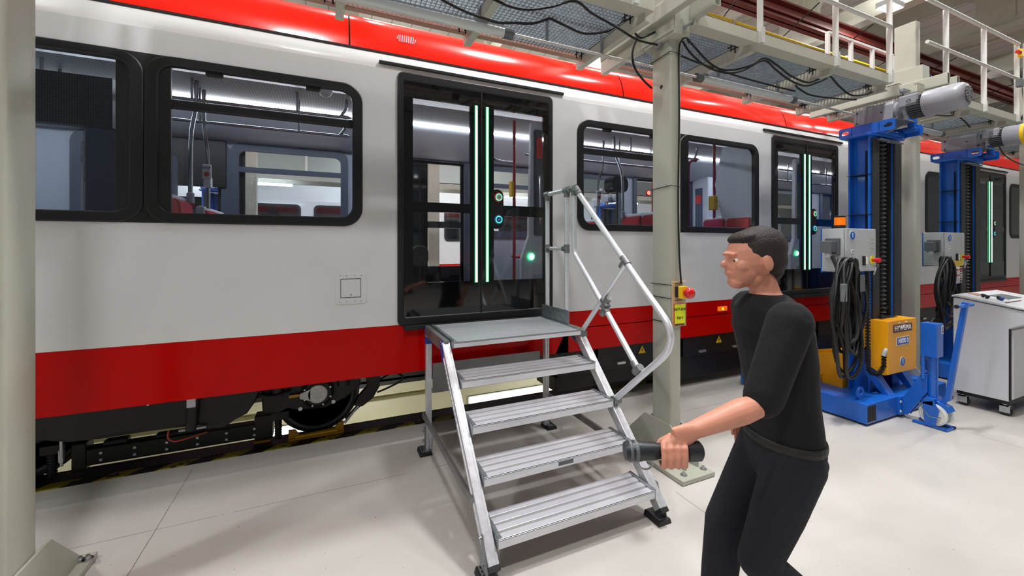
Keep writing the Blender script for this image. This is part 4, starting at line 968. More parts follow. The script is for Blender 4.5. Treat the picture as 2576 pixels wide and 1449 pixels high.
# text on stringer
m = MB()
for k in range(12):
    a = 0.50 + k * 0.024; m.bar((XL - 0.0595, 1.845 + a + 0.02, 0.085 + a - 0.01), (XL - 0.0595, 1.845 + a + 0.032, 0.085 + a + 0.002), 0.001, 0.014, (0, -1, 1))
m.build('maker_lettering', 'bracket_blue', st)
# handrail
HX = 1.80; R_ = 0.0195
def ht(pts, r=R_, n=6, name='handrail_tube', sm=True): return MB().tube(smooth_path(pts, n) if sm else pts, r, 14).build(name, 'aluminium_bright', st, smooth=True)
ht([(HX, 3.23, 0.98), (HX, 3.23, 2.09)], sm=False, name='handrail_post'); ht([(HX, 2.90, 0.98), (HX, 2.90, 2.09)], sm=False, name='handrail_post')
ht([(HX, 3.25, 2.10), (HX, 2.86, 2.10)], sm=False); ht([(HX, 3.22, 1.615), (HX, 2.9, 1.615)], 0.016, sm=False)
ht([(HX, 2.79, 2.08), (HX, 2.79, 1.9), (HX, 2.79, 1.66), (HX, 2.785, 1.60), (HX, 2.75, 1.545), (HX, 2.6, 1.40), (HX, 2.3, 1.107), (HX, 2.06, 0.868)])
ht([(HX, 2.75, 2.075), (HX, 2.6, 1.935), (HX, 2.3, 1.655), (HX, 2.0, 1.375), (HX, 1.86, 1.25), (HX, 1.80, 1.185), (HX, 1.775, 1.12), (HX, 1.79, 1.05), (HX, 1.84, 0.98), (HX, 2.0, 0.835), (HX, 2.26, 0.60)], 0.021)
ht([(HX, 2.68, 0.975), (HX, 2.17, 1.52)], 0.0175, sm=False)
def fit(p, a, b, r=0.027):
    m = MB(); m.tube([Vector(p) - Vector(a) * 0.035, Vector(p) + Vector(a) * 0.035], r, 12); m.tube([Vector(p), Vector(p) + Vector(b) * 0.06], r * 0.93, 12)
    f = m.build('joint_fitting', 'cast_fitting', st, smooth=True)
    MB().lathe((p[0] - r, p[1], p[2]), (-1, 0, 0), [(0.006, -0.003), (0.006, 0.003)], 8).build('screw', 'bolt_metal', f)
dn = (0, -0.73, -0.683)
fit((HX, 3.23, 2.10), (0, 1, 0), (0, 0, -1)); fit((HX, 2.90, 2.10), (0, 1, 0), (0, 0, -1)); fit((HX, 2.79, 2.10), (0, 1, 0), (0, 0, -1)); fit((HX, 2.755, 2.085), (0, -0.73, -0.683), (0, -0.73, -0.683))
fit((HX, 3.23, 1.615), (0, 0, 1), (0, -1, 0), 0.023); fit((HX, 2.90, 1.615), (0, 0, 1), (0, 1, 0), 0.023)
fit((HX, 2.385, 1.19), (0, -0.7, -0.7), (0, 0.68, -0.73), 0.025); fit((HX, 2.385, 1.23), (0, -0.7, -0.7), (0, -0.68, 0.73), 0.025)
fit((HX, 2.17, 1.54), (0, -0.73, -0.683), (0, 0.68, -0.73), 0.025); fit((HX, 2.05, 0.85), (0, 0.72, -0.66), (0, 0.7, 0.7), 0.026)
for (y, z) in ((2.68, 0.965), (2.27, 0.59)):
    m = MB(); m.box(HX - 0.03, HX + 0.03, y - 0.03, y + 0.02, z - 0.025, z + 0.018); m.lathe((HX + 0.03, y, z), (1, 0, 0), [(0.009, 0), (0.009, 0.01)], 6); m.build('handrail_clamp', 'cast_fitting', st, bevel=0.003)
MB().lathe((HX, 2.845, 2.1), (0, -1, 0), [(0.019, 0), (0.019, 0.012)], 12).build('tube_plug', 'black_plastic', st)

# ---------------------------------------------------------------- blue lifting jacks
JY = 2.25
def make_jack(label):
    t = thing('lifting_jack', label, 'jack', (5.19, 2.3, 0), 'blue column lifting jacks')
    # base frame
    MB().box(4.44, 4.60, 2.06, 3.30, 0.02, 0.20).build('base_beam', 'jack_blue', t, bevel=0.006)
    MB().box(5.78, 5.94, 2.06, 3.30, 0.02, 0.20).build('base_beam', 'jack_blue', t, bevel=0.006)
    m = MB(); m.box(4.60, 5.78, 2.06, 2.22, 0.02, 0.20); m.box(4.60, 5.78, 2.22, 2.75, 0.14, 0.17); m.build('cross_beam', 'jack_blue', t, bevel=0.006)
    MB().box(4.455, 4.585, 2.058, 2.061, 0.04, 0.18).build('beam_opening', 'gap_dark', t)
    for x in (4.56, 5.80):
        m = MB(); I = [(x + 0.025 * cos(a), 0.265 + 0.025 * sin(a)) for a in [k * pi / 8 for k in range(16)]]
        O = []
        for k in range(16):
            a = k * pi / 8; O.append((x + 0.055 * cos(a), 0.265 + (0.05 * sin(a) if sin(a) > 0 else -0.065 * min(1, -sin(a) * 1.6))))
        m.ring(O, I, 2.16, 2.175); m.build('lifting_eye', 'jack_blue', t, bevel=0.002)
    for x in (4.96, 5.42):
        m = MB(); m.prism([(2.10, 0.20), (2.16, 0.20), (2.30, 0.36), (2.30, 0.46), (2.24, 0.42)], 'x', x - 0.05, x + 0.05); m.build('mast_foot', 'jack_blue', t, bevel=0.003)
    # mast
    m = MB(); z0, z1 = 0.17, 2.74
    for (a, b) in ((4.90, 5.05), (5.33, 5.47)):
        m.box(a, b, JY, JY + 0.014, z0, z1); m.box(a, b, JY + 0.17, JY + 0.184, z0, z1); m.box((a + b) / 2 + (-0.005 if a > 5.2 else 0.0), (a + b) / 2 + 0.008, JY + 0.01, JY + 0.175, z0, z1)
    m.box(5.0, 5.42, JY + 0.184, JY + 0.196, z0, z1)
    m.build('mast', 'jack_blue', t, bevel=0.002)
    for (a, b) in ((4.932, 5.05), (5.345, 5.475)):
        MB().box(a, b, JY - 0.014, JY - 0.002, 0.75, z1 - 0.03).build('mast_cover', 'mast_cover', t, bevel=0.003)
    MB().box(5.333, 5.345, JY - 0.01, JY + 0.18, 0.75, z1 - 0.03).build('mast_cover', 'mast_cover', t)
    prof = []; z = 0
    while z < 1.95: prof += [(0.038, z), (0.066, z + 0.022)]; z += 0.044
    MB().lathe((5.19, JY + 0.06, 0.76), (0, 0, 1), prof, 20).build('screw_bellows', 'mast_cover', t)
    m = MB()
    for z in (2.35, 1.95, 1.2, 0.95, 0.6): m.box(4.895, 4.98, JY - 0.002, JY + 0.19, z, z + 0.006)
    m.tube([(4.965, JY + 0.06, 0.4), (4.965, JY + 0.06, 2.6)], 0.007, 6)
    m.build('cable_straps', 'cable_black', t)
    # head
    m = MB(); m.box(4.86, 5.50, JY - 0.03, JY + 0.23, 2.735, 2.76); m.box(4.96, 5.44, JY - 0.05, JY + 0.15, 2.76, 2.80)
    m.build('head_plate', 'jack_blue', t, bevel=0.004)
    for x in (4.93, 5.45):
        for (a, b) in ((2.08, 2.50),):
            hole = lambda cy, cz, r, n=5: rrect(cy - 0.036, cy + 0.036, cz - 0.02, cz + 0.02, 0.0199, n)
            m = MB(); O = rrect(2.06, 2.19, 2.755, 2.86, 0.02, 5); m.ring(O, hole(2.115, 2.808, 0), x - 0.007, x + 0.007, 'x')
            O = rrect(2.41, 2.53, 2.755, 2.86, 0.02, 5); m.ring(O, hole(2.475, 2.808, 0), x - 0.007, x + 0.007, 'x')
            m.box(x - 0.007, x + 0.007, 2.18, 2.42, 2.755, 2.86); m.build('lifting_plate', 'jack_blue', t)
    MB().cyl((5.42, 2.13, 2.80), (5.42, 2.13, 3.0), 0.036, 20).build('torque_post', 'jack_blue', t, smooth=True)
    m = MB(); m.box(5.36, 5.48, 2.08, 2.18, 2.79, 2.83); m.build('torque_foot', 'jack_blue', t, bevel=0.01)
    m = MB(); m.cyl((5.19, 2.33, 2.80), (5.19, 2.33, 2.90), 0.055, 24); m.cyl((5.19, 2.33, 2.87), (5.19, 2.33, 2.885), 0.09, 24); m.build('drive_coupling', 'chrome', t, smooth=True)
    m = MB(); m.box(5.07, 5.46, 2.1, 2.42, 2.885, 2.897); m.build('motor_plate', 'galvanised', t)
    m = MB(); m.bar((5.0, JY - 0.03, 2.70), (5.36, JY - 0.03, 2.70), 0.03, 0.02); m.bar((5.12, JY - 0.05, 2.68), (5.4, JY - 0.05, 2.69), 0.02, 0.014); m.build('limit_switch_bar', 'galvanised', t)
    # gear motor, axis along y towards the camera
    gx = 5.20
    m = MB(); m.box(gx - 0.08, gx + 0.08, 2.30, 2.48, 2.905, 3.07); m.prism([(gx - 0.085, 2.90), (gx + 0.085, 2.90), (gx + 0.085, 3.05), (gx + 0.06, 3.085), (gx - 0.06, 3.085), (gx - 0.085, 3.05)], 'y', 2.16, 2.32)
    m.box(gx - 0.07, gx + 0.07, 2.47, 2.50, 2.92, 3.05)
    g = m.build('gearbox', 'motor_grey', t, bevel=0.008)
    MB().lathe((gx, 2.39, 3.065), (0, 0, 1), [(0.065, 0), (0.062, 0.03), (0.03, 0.036)], 24).build('gearbox_cover', 'motor_grey', g, smooth=True)
    m = MB()
    for (y, z) in ((2.46, 2.93), (2.46, 3.04), (2.25, 2.99)): m.lathe((gx - 0.085, y, z), (-1, 0, 0), [(0.008, 0), (0.008, 0.002)], 8)
    m.build('gearbox_holes', 'gap_dark', g)
    MB().lathe((gx, 2.165, 2.99), (0, -1, 0), [(0.078, 0), (0.085, 0.015), (0.085, 0.03), (0.055, 0.045), (0.055, 0.07), (0.08, 0.075), (0.08, 0.1)], 28).build('motor_flange', 'motor_grey', t, smooth=True)
    m = MB(); m.box(gx - 0.095, gx + 0.06, 1.965, 2.115, 2.985, 3.10); m.box(gx - 0.104, gx + 0.05, 1.975, 2.105, 2.99, 3.09); tb = m.build('terminal_box', 'motor_grey', t, bevel=0.008)
    # embossed rosette and letters on the terminal box
    m = MB(); cy, cz = 2.03, 3.035
    for k in range(12):
        a = k * pi / 6; m.bar((gx - 0.105, cy + 0.010 * cos(a), cz + 0.010 * sin(a)), (gx - 0.105, cy + 0.019 * cos(a), cz + 0.019 * sin(a)), 0.003, 0.002, (1, 0, 0))
    m.build('embossed_rosette', 'plug_grey', tb)
    m = MB(); m.lathe((gx, 2.07, 2.985), (0, -1, 0), [(0.07, 0), (0.085, 0.01), (0.085, 0.20), (0.08, 0.21)], 28)
    for k in range(30):
        a = 2 * pi * k / 30; m.bar((gx + 0.095 * cos(a), 2.05, 2.985 + 0.095 * sin(a)), (gx + 0.095 * cos(a), 1.86, 2.985 + 0.095 * sin(a)), 0.004, 0.03, (cos(a), 0, sin(a)))
    m.build('cooling_fins', 'plug_grey', t)
    cyl = MB().lathe((gx, 1.94, 2.99), (0, -1, 0), [(0.118, 0), (0.121, 0.004), (0.121, 0.225), (0.116, 0.252), (0.10, 0.273), (0.078, 0.282)], 40).build('motor_housing', 'motor_grey', t, smooth=True)
    m = MB(); m.lathe((gx, 1.659, 2.99), (0, -1, 0), [(0.074, 0), (0.074, 0.004)], 32); m.build('fan_grille', 'gap_dark', cyl)
    m = MB()
    for k in range(11):
        z = 2.99 - 0.065 + k * 0.013; hw = math.sqrt(max(0, 0.072 ** 2 - (z - 2.99) ** 2)); m.box(gx - hw, gx + hw, 1.650, 1.6555, z - 0.0028, z + 0.0028)
    m.box(gx - 0.003, gx + 0.003, 1.649, 1.6555, 2.92, 3.06); m.lathe((gx, 1.658, 2.99), (0, -1, 0), [(0.016, 0), (0.014, 0.006)], 12)
    m.build('grille_bars', 'motor_grey', cyl)
    MB().tube(smooth_path([(gx - 0.06, 2.08, 2.985), (gx - 0.05, 2.10, 2.93), (5.22, 2.12, 2.86), (5.15, 2.16, 2.80), (5.1, 2.22, 2.77)]), 0.007, 8).build('motor_cable', 'plug_grey', t, smooth=True)
    MB().box(gx - 0.087, gx - 0.084, 2.0, 2.02, 2.985, 2.993).build('sticker', 'sign_yellow', t)
    # control cabinet on the left of the mast
    cb = MB().box(4.387, 4.899, 2.215, 2.40, 1.392, 1.803).build('control_cabinet', 'panel_grey', t, bevel=0.004)
    MB().box(4.392, 4.896, 2.198, 2.212, 1.397, 1.80).build('cabinet_door', 'panel_grey', cb, bevel=0.004)
    MB().box(4.39, 4.9, 2.40, 2.412, 1.38, 1.805).build('mounting_plate', 'jack_blue', t)
    MB().lathe((4.49, 2.197, 1.735), (0, -1, 0), [(0.045, 0), (0.045, 0.002)], 28).build('number_ring', 'letter_white', cb)
    MB().lathe((4.49, 2.196, 1.735), (0, -1, 0), [(0.040, 0), (0.040, 0.003)], 28).build('number_disc', 'sign_blue', cb)
    m = MB()
    for k in range(7):
        for q in range(3): m.box(4.80 + q * 0.022, 4.816 + q * 0.022, 2.1935, 2.198, 1.62 + k * 0.018, 1.626 + k * 0.018 + 0.004 * (k % 2))
    m.build('notice_symbols', 'rail_paint', cb)
    m = MB(); m.box(4.475, 4.51, 2.194, 2.198, 1.57, 1.605); m.build('lock_plate', 'plain_white', cb)
    MB().lathe((4.492, 2.194, 1.588), (0, -1, 0), [(0.007, 0), (0.007, 0.003)], 10).build('keyhole', 'letter_black', cb)
    MB().box(4.66, 4.695, 2.185, 2.198, 1.452, 1.54).build('switch_housing', 'letter_black', cb, bevel=0.002)
    MB().prism(rrect(4.695, 4.735, 1.46, 1.53, 0.015), 'y', 2.186, 2.198).build('rocker_switch', 'plain_white', cb, bevel=0.002)
    MB().lathe((4.83, 2.197, 1.50), (0, -1, 0), [(0.042, 0), (0.042, 0.002)], 28).build('stop_disc', 'sign_yellow', cb)
    MB().lathe((4.83, 2.195, 1.50), (0, -1, 0), [(0.016, 0), (0.016, 0.025), (0.024, 0.028), (0.024, 0.06), (0.018, 0.066)], 20).build('stop_button', 'button_red', cb, smooth=True)
    m = MB(); m.tube([(4.83 + 0.03 * cos(a), 2.165 - 0.012 * sin(a), 1.44 + 0.02 * sin(a)) for a in [k * pi / 6 for k in range(12)]], 0.0035, 6, closed=True); m.bar((4.82, 2.16, 1.43), (4.78, 2.16, 1.36), 0.012, 0.005); m.bar((4.83, 2.17, 1.48), (4.83, 2.165, 1.45), 0.004, 0.004)
    m.build('padlock_key', 'chrome', cb)
    m = MB(); m.box(4.36, 4.39, 2.24, 2.36, 1.56, 1.71); sk = m.build('socket', 'plug_grey', cb, bevel=0.004)
    MB().box(4.27, 4.362, 2.26, 2.35, 1.575, 1.685).build('plug', 'plug_grey', cb, bevel=0.006)
    MB().cyl((4.31, 2.30, 1.53), (4.31, 2.30, 1.58), 0.024, 14).build('plug_gland', 'panel_grey', cb)
    # lifting carriage: yellow box
    m = MB()
    m.prism([(2.10, 0.40), (2.14, 0.385), (2.24, 0.44), (2.24, 0.62), (2.335, 0.62), (2.335, 0.912), (2.10, 0.912)], 'x', 4.895, 5.425)
    cr = m.build('carriage_cover', 'box_yellow', t, bevel=0.004)
    MB().box(5.0, 5.32, 2.2, 2.33, 0.900, 0.914).build('cover_opening', 'gap_dark', cr)
    MB().box(4.985, 5.335, 2.0975, 2.101, 0.795, 0.87).build('maker_plate', 'label_maroon', cr)
    text('maker_lettering', 'HYWEMA', 0.072, (5.16, 2.0965, 0.832), (1, 0, 0), (0, 0, 1), 'letter_white', cr)
    MB().box(5.045, 5.28, 2.0975, 2.101, 0.665, 0.745).build('load_border', 'letter_white', cr)
    MB().box(5.05, 5.275, 2.0968, 2.1005, 0.67, 0.74).build('load_plate', 'sign_blue', cr)
    text('load_lettering', '10000', 0.062, (5.14, 2.096, 0.705), (1, 0, 0), (0, 0, 1), 'letter_white', cr)
    text('load_lettering', 'kg', 0.030, (5.25, 2.096, 0.720), (1, 0, 0), (0, 0, 1), 'letter_white', cr)
    text('load_lettering', 'lb', 0.030, (5.25, 2.096, 0.690), (1, 0, 0), (0, 0, 1), 'letter_white', cr)
    MB().lathe((5.155, 2.101, 0.50), (0, -1, 0), [(0.047, 0), (0.047, 0.003)], 28).build('number_ring', 'letter_white', cr)
    MB().lathe((5.155, 2.099, 0.50), (0, -1, 0), [(0.042, 0), (0.042, 0.003)], 28).build('number_disc', 'sign_blue', cr)
    m = MB(); m.lathe((5.09, 2.1, 0.885), (0, -1, 0), [(0.009, 0), (0.007, 0.01)], 8); m.lathe((5.22, 2.1, 0.885), (0, -1, 0), [(0.009, 0), (0.007, 0.01)], 8); m.build('cover_screws', 'bolt_metal', cr)
    m = MB(); m.bar((5.08, 2.27, 0.92), (5.22, 2.30, 0.95), 0.05, 0.015); m.bar((5.16, 2.27, 0.95), (5.24, 2.25, 1.02), 0.01, 0.02); m.box(5.05, 5.2, 2.22, 2.3, 0.91, 0.93); m.build('latch', 'black_iron', t)
    m = MB(); m.prism([(2.46, 0.15), (3.2, 0.22), (3.2, 0.32), (2.6, 0.5), (2.46, 0.55)], 'x', 4.85, 4.95); m.prism([(2.46, 0.15), (3.2, 0.22), (3.2, 0.32), (2.6, 0.5), (2.46, 0.55)], 'x', 5.4, 5.5)
    m.box(4.75, 5.55, 2.65, 3.10, 0.2, 0.27); m.build('lifting_claw', 'box_yellow', t, bevel=0.006)
    # energy chain
    path = smooth_path([(4.86, 2.20, 1.39), (4.86, 2.20, 1.0), (4.865, 2.20, 0.5), (4.875, 2.17, 0.40), (4.92, 2.13, 0.34), (4.97, 2.11, 0.345), (4.99, 2.10, 0.40), (4.985, 2.12, 0.50), (4.97, 2.16, 0.60)], 8)
    path = [(4.74, 2.22, 1.39), (4.74, 2.22, 0.5)] ; 
    cp = [(4.76, 2.20, 1.39 - 0.03 * k) for k in range(30)] + [(4.825 - 0.065 * cos(a), 2.20 - 0.02 * a, 0.47 - 0.075 * sin(a)) for a in [k * pi / 12 for k in range(13)]] + [(4.89, 2.13, 0.47 + 0.03 * k) for k in range(5)]
    m = MB()
    for a, b in zip(cp, cp[1:]):
        a = Vector(a); b = Vector(b); m.bar(a, a + (b - a) * 0.6, 0.034, 0.026, (1, 0, 0) if abs((b - a).normalized().x) < 0.5 else (0, 0, 1))
    m.tube(cp, 0.010, 6)
    m.build('energy_chain', 'cable_black', t)
    MB().tube(smooth_path([(4.88, 2.13, 0.58), (4.89, 2.12, 0.63), (4.93, 2.12, 0.645), (4.96, 2.14, 0.61)]), 0.018, 10).build('chain_hose', 'panel_grey', t, smooth=True)
    # steering wheel unit with pump and T handle
    m = MB(); m.box(4.96, 5.10, 2.035, 2.062, 0.03, 0.2); m.prism([(2.04, 0.04), (2.04, 0.18), (1.90, 0.46), (1.86, 0.46), (1.86, 0.30), (2.0, 0.04)], 'x', 5.0, 5.016); m.prism([(2.04, 0.04), (2.04, 0.18), (1.90, 0.46), (1.86, 0.46), (1.86, 0.30), (2.0, 0.04)], 'x', 5.06, 5.076)
    m.build('wheel_bracket', 'jack_blue', t, bevel=0.002)
    m = MB(); m.lathe((4.96, 2.035, 0.16), (0, -1, 0), [(0.014, 0), (0.012, 0.012)], 6); m.lathe((4.96, 2.035, 0.07), (0, -1, 0), [(0.014, 0), (0.012, 0.012)], 6); m.build('bracket_bolts', 'bolt_metal', t)
    MB().cyl((5.04, 1.835, 0.20), (5.04, 1.835, 0.65), 0.034, 20).build('pump_cylinder', 'jack_blue', t, smooth=True)
    MB().cyl((4.99, 1.885, 0.42), (4.99, 1.885, 0.65), 0.015, 14).build('guide_rod', 'jack_blue', t, smooth=True)
    pb = MB().box(4.975, 5.10, 1.785, 1.90, 0.63, 0.935).build('pump_box', 'jack_blue', t, bevel=0.006)
    MB().box(5.06, 5.095, 1.783, 1.786, 0.84, 0.915).build('instruction_label', 'plain_white', pb)
    m = MB()
    for k in range(5): m.box(5.065 + 0.004 * (k % 2), 5.088, 1.7818, 1.7835, 0.85 + k * 0.012, 0.856 + k * 0.012)
    m.build('label_symbols', 'letter_black', pb)
    m = MB(); m.tube([(5.05, 1.86, 0.93), (5.09, 1.85, 0.975)], 0.004, 6); m.tube([(5.06, 1.86, 0.93), (5.10, 1.85, 0.975)], 0.004, 6); m.build('release_rod', 'chrome', t)
    for x in (4.985, 5.095):
        MB().lathe((x, 1.815, 0.115), (1 if x > 5.04 else -1, 0, 0), [(0.085, -0.022), (0.097, -0.018), (0.097, 0.010), (0.085, 0.016), (0.05, 0.008), (0.02, 0.02)], 32).build('castor_wheel', 'wheel_nylon', t, smooth=True)
    m = MB(); m.box(5.01, 5.07, 1.77, 1.90, 0.10, 0.23); m.prism([(1.77, 0.12), (1.70, 0.17), (1.72, 0.21), (1.80, 0.24)], 'x', 5.0, 5.08)
    m.prism([(1.79, 0.02), (1.86, 0.02), (1.875, 0.22), (1.80, 0.25), (1.76, 0.17)], 'x', 4.948, 4.956); m.prism([(1.80, 0.2), (1.88, 0.2), (1.86, 0.26), (1.80, 0.26)], 'x', 4.948, 5.12); m.box(4.955, 5.0, 1.72, 1.95, 0.004, 0.02); m.box(5.08, 5.125, 1.71, 1.95, 0.004, 0.02); m.box(4.955, 5.125, 1.71, 1.73, 0.004, 0.02)
    m.build('wheel_fork', 'jack_blue', t, bevel=0.003)
    MB().tube([(4.955, 1.90, 0.20), (4.95, 1.83, 0.10), (4.95, 1.75, 0.11)], 0.006, 6).build('lock_lever', 'chrome', t)
    m = MB(); m.bar((5.04, 1.82, 0.175), (5.04, 1.735, 0.275), 0.035, 0.035); m.bar((5.04, 1.738, 0.262), (5.04, 1.625, 1.15), 0.038, 0.038, (0, 1, 0)); h = m.build('steering_arm', 'jack_blue', t, bevel=0.004)
    MB().cyl((4.885, 1.628, 1.12), (5.175, 1.628, 1.12), 0.016, 16).build('t_handle', 'jack_blue', h, smooth=True)
    MB().cyl((4.877, 1.628, 1.12), (4.886, 1.628, 1.12), 0.0165, 16).build('handle_cap', 'black_plastic', h)
    return t
jack = make_jack('nearer blue lifting jack, control cabinet numbered 1')
def jack_number(t, s, dx=0, dy=0):
    ch = {c.name.split('.')[0]: c for c in t.children}
    text('number', s, 0.06, (4.49 + dx, 2.1925 + dy, 1.735), (1, 0, 0), (0, 0, 1), 'letter_white', ch['control_cabinet'])
    text('number', s, 0.065, (5.155 + dx, 2.0955 + dy, 0.50), (1, 0, 0), (0, 0, 1), 'letter_white', ch['carriage_cover'])
def copy_jack(x, y, lab, num, grp=None, rot=0):
    c = copy_tree(jack); c.location = (x, y, 0); c.rotation_euler = (0, 0, rot); c['label'] = lab
    if grp: c['group'] = grp
    if num: jack_number(c, num)
    return c
c2 = copy_jack(5.19 + 2.45, 2.3 + 0.18, 'farther blue lifting jack, cabinet numbered 3 with a taped note', '3')
for o in list(c2.children):   # no wheel unit visible on this one, yellow band on its motor
    if o.name.split('.')[0] in ('steering_arm',):
        for q in list(o.children): bpy.data.objects.remove(q)
        bpy.data.objects.remove(o)
    elif o.name.startswith('motor_housing'):
        m = MB(); gx = 5.2
        m.lathe((gx, 1.80, 2.99), (0, -1, 0), [(0.1215, 0), (0.1220, 0.001), (0.1220, 0.03), (0.1215, 0.031)], 40); m.build('warning_tape', 'button_yellow', o)
for (x, y, lb) in ((-3.6, 8.2, 'blue lifting jack seen through the leftmost tram window'), (-2.0, 10.0, 'blue lifting jack seen through the window with the red seats'), (7.3, 9.6, 'blue lifting jack seen through the window behind the handrail'), (1.5, 10.2, 'blue lifting jack beyond the tram behind its first door')):
    copy_jack(x, y, lb, None, 'blue lifting jacks beyond the tram', 0)
jack_number(jack, '1')
# beacon on the first cabinet
t = thing('warning_beacon', 'orange warning beacon standing on the nearer grey cabinet', 'beacon', (4.55, 2.33, 1.81))
MB().lathe((4.55, 2.33, 1.803), (0, 0, 1), [(0.046, 0), (0.046, 0.035)], 24).build('beacon_base', 'black_plastic', t)
MB().lathe((4.55, 2.33, 1.838), (0, 0, 1), [(0.044, 0), (0.044, 0.075), (0.04, 0.078)], 24).build('beacon_lens', 'amber', t, smooth=True)
MB().lathe((4.55, 2.33, 1.915), (0, 0, 1), [(0.046, 0), (0.046, 0.012), (0.03, 0.016)], 24).build('beacon_cap', 'black_plastic', t)
# note on the second cabinet
t = thing('paper_note', 'white paper note with red writing, taped below the farther grey cabinet', 'note', (7.2, 2.36, 1.3))
nx, ny = 7.0 + 0.05, 2.373
MB().box(nx - 0.02, nx + 0.22, ny - 0.004, ny - 0.002, 1.385, 1.455).build('adhesive_tape', 'tape_yellow', t)
m = MB(); m.sheet([nx, nx + 0.07, nx + 0.14, nx + 0.20], [1.17, 1.26, 1.33, 1.40], lambda x, z: (x, ny - 0.001 - 0.006 * sin((z - 1.17) * 15), z)); pn = m.build('sheet', 'paper', t, solid=0.001, smooth=True)
text('note_lettering', 'Bitte stehen', 0.038, (nx + 0.1, ny - 0.012, 1.345), (1, 0, 0), (0, 0, 1), 'letter_red', pn)
text('note_lettering', 'lassen!', 0.038, (nx + 0.065, ny - 0.012, 1.275), (1, 0, 0), (0, 0, 1), 'letter_red', pn)
# coiled cables hanging at the cabinets
def coil(name, label, x, y, ztop, zbot, n, seed):
    rr = random.Random(seed); t = thing(name, label, 'cable coil', (x, y, ztop))
    for k in range(n):
        w_ = rr.uniform(0.09, 0.22); zb = zbot + rr.uniform(0, 0.4); cx = x + rr.uniform(-0.04, 0.04); cy = y + rr.uniform(-0.05, 0.03)
        pts = []
        for i in range(28):
            a = 2 * pi * i / 28; zc = (ztop + zb) / 2; hz = (ztop - zb) / 2
            pts.append((cx + w_ * sin(a) * (1 - 0.45 * max(0, cos(a))), cy + 0.02 * sin(3 * a + k), zc + hz * cos(a)))
        MB().tube(pts, rr.choice((0.011, 0.014, 0.016)), 8, closed=True).build('cable_loop', 'cable_black', t, smooth=True)
    return t
cc = coil('cable_coil', 'thick bundle of black cable loops hanging beside the nearer grey cabinet', 4.34, 2.17, 1.52, 0.42, 13, 3)
MB().tube(smooth_path([(4.31, 2.27, 1.54), (4.29, 2.2, 1.35), (4.30, 2.18, 1.0), (4.4, 2.18, 0.8), (4.5, 2.18, 0.9), (4.52, 2.2, 1.2)]), 0.016, 8).build('cable_loop', 'cable_black', cc, smooth=True)
MB().box(4.16, 4.22, 2.10, 2.13, 1.14, 1.30).build('cable_connector', 'galvanised', cc, bevel=0.005)
MB().box(4.42, 4.48, 2.09, 2.105, 1.22, 1.37).build('connector_cover', 'plug_grey', cc, bevel=0.004)
coil('cable_coil', 'black cable loops hanging beside the farther grey cabinet', 6.84, 2.38, 1.5, 0.6, 7, 8)

# ---------------------------------------------------------------- grey control console
t = thing('control_console', 'light grey desk console on castors beside the blue jack handle', 'console', (6.35, 1.8, 0))
prof = [(2.0, 0.15), (1.62, 0.15), (1.62, 0.845), (1.48, 0.93), (1.22, 0.955), (1.22, 0.975), (1.98, 1.105), (2.0, 1.10)]
MB().prism(prof, 'x', 5.92, 6.9).build('console_body', 'console_grey', t, bevel=0.006)
ld = MB().prism([(1.19, 0.978), (1.19, 1.0), (1.98, 1.14), (2.01, 1.125), (2.01, 1.11), (1.98, 1.115)], 'x', 5.905, 6.915).build('console_lid', 'console_grey', t, bevel=0.006)
def top(y): return 1.0 + (y - 1.19) * (0.14 / 0.79)
def lid_patch(name, m_, xa, xb, ya, yb, h=0.004):
    return MB().prism([(ya, top(ya) + 0.0), (ya, top(ya) + h), (yb, top(yb) + h), (yb, top(yb) + 0.0)], 'x', xa, xb).build(name, m_, ld)
lid_patch('display', 'plug_grey', 6.28, 6.62, 1.72, 1.86); lid_patch('name_plate', 'dull_brown', 6.12, 6.28, 1.88, 1.96)
for (x, y, k) in ((6.05, 1.80, 'cable_black'), (6.09, 1.84, 'cable_black'), (6.11, 1.72, 'bracket_blue'), (6.15, 1.75, 'cable_black'), (6.30, 1.52, 'cable_black'), (6.34, 1.50, 'cable_black'), (6.38, 1.48, 'cable_black')):
    MB().lathe((x, y, top(y)), (0, -0.17, 1), [(0.012, 0), (0.012, 0.012), (0.018, 0.014), (0.018, 0.03), (0.012, 0.034)], 12).build('joystick', k, ld)
for i in range(8): MB().lathe((6.0 + 0.05 * i, 1.66, top(1.66)), (0, -0.17, 1), [(0.008, 0), (0.007, 0.008)], 8).build('push_button', 'plug_grey' if i % 3 else 'button_red', ld)
MB().box(5.96, 6.86, 1.600, 1.62, 0.17, 0.83).build('cabinet_door', 'console_grey', t, bevel=0.004)
MB().box(5.925, 5.955, 1.612, 1.63, 0.16, 0.84).build('door_gap', 'gap_dark', t)
MB().box(5.94, 6.88, 1.62, 1.98, 0.115, 0.15).build('chassis', 'black_iron', t)
for (x, y) in ((5.98, 1.66), (5.98, 1.95), (6.84, 1.66), (6.84, 1.95)):
    m = MB(); m.cyl((x, y, 0.09), (x, y, 0.12), 0.02, 12); m.box(x - 0.025, x - 0.02, y - 0.04, y + 0.03, 0.03, 0.1); m.box(x + 0.02, x + 0.025, y - 0.04, y + 0.03, 0.03, 0.1); m.box(x - 0.025, x + 0.025, y - 0.03, y + 0.03, 0.09, 0.1)
    cs = m.build('castor', 'bolt_metal', t)
    MB().lathe((x, y - 0.01, 0.046), (1, 0, 0), [(0.04, -0.014), (0.045, -0.01), (0.045, 0.01), (0.04, 0.014)], 24).build('castor_wheel', 'black_rubber', cs, smooth=True)
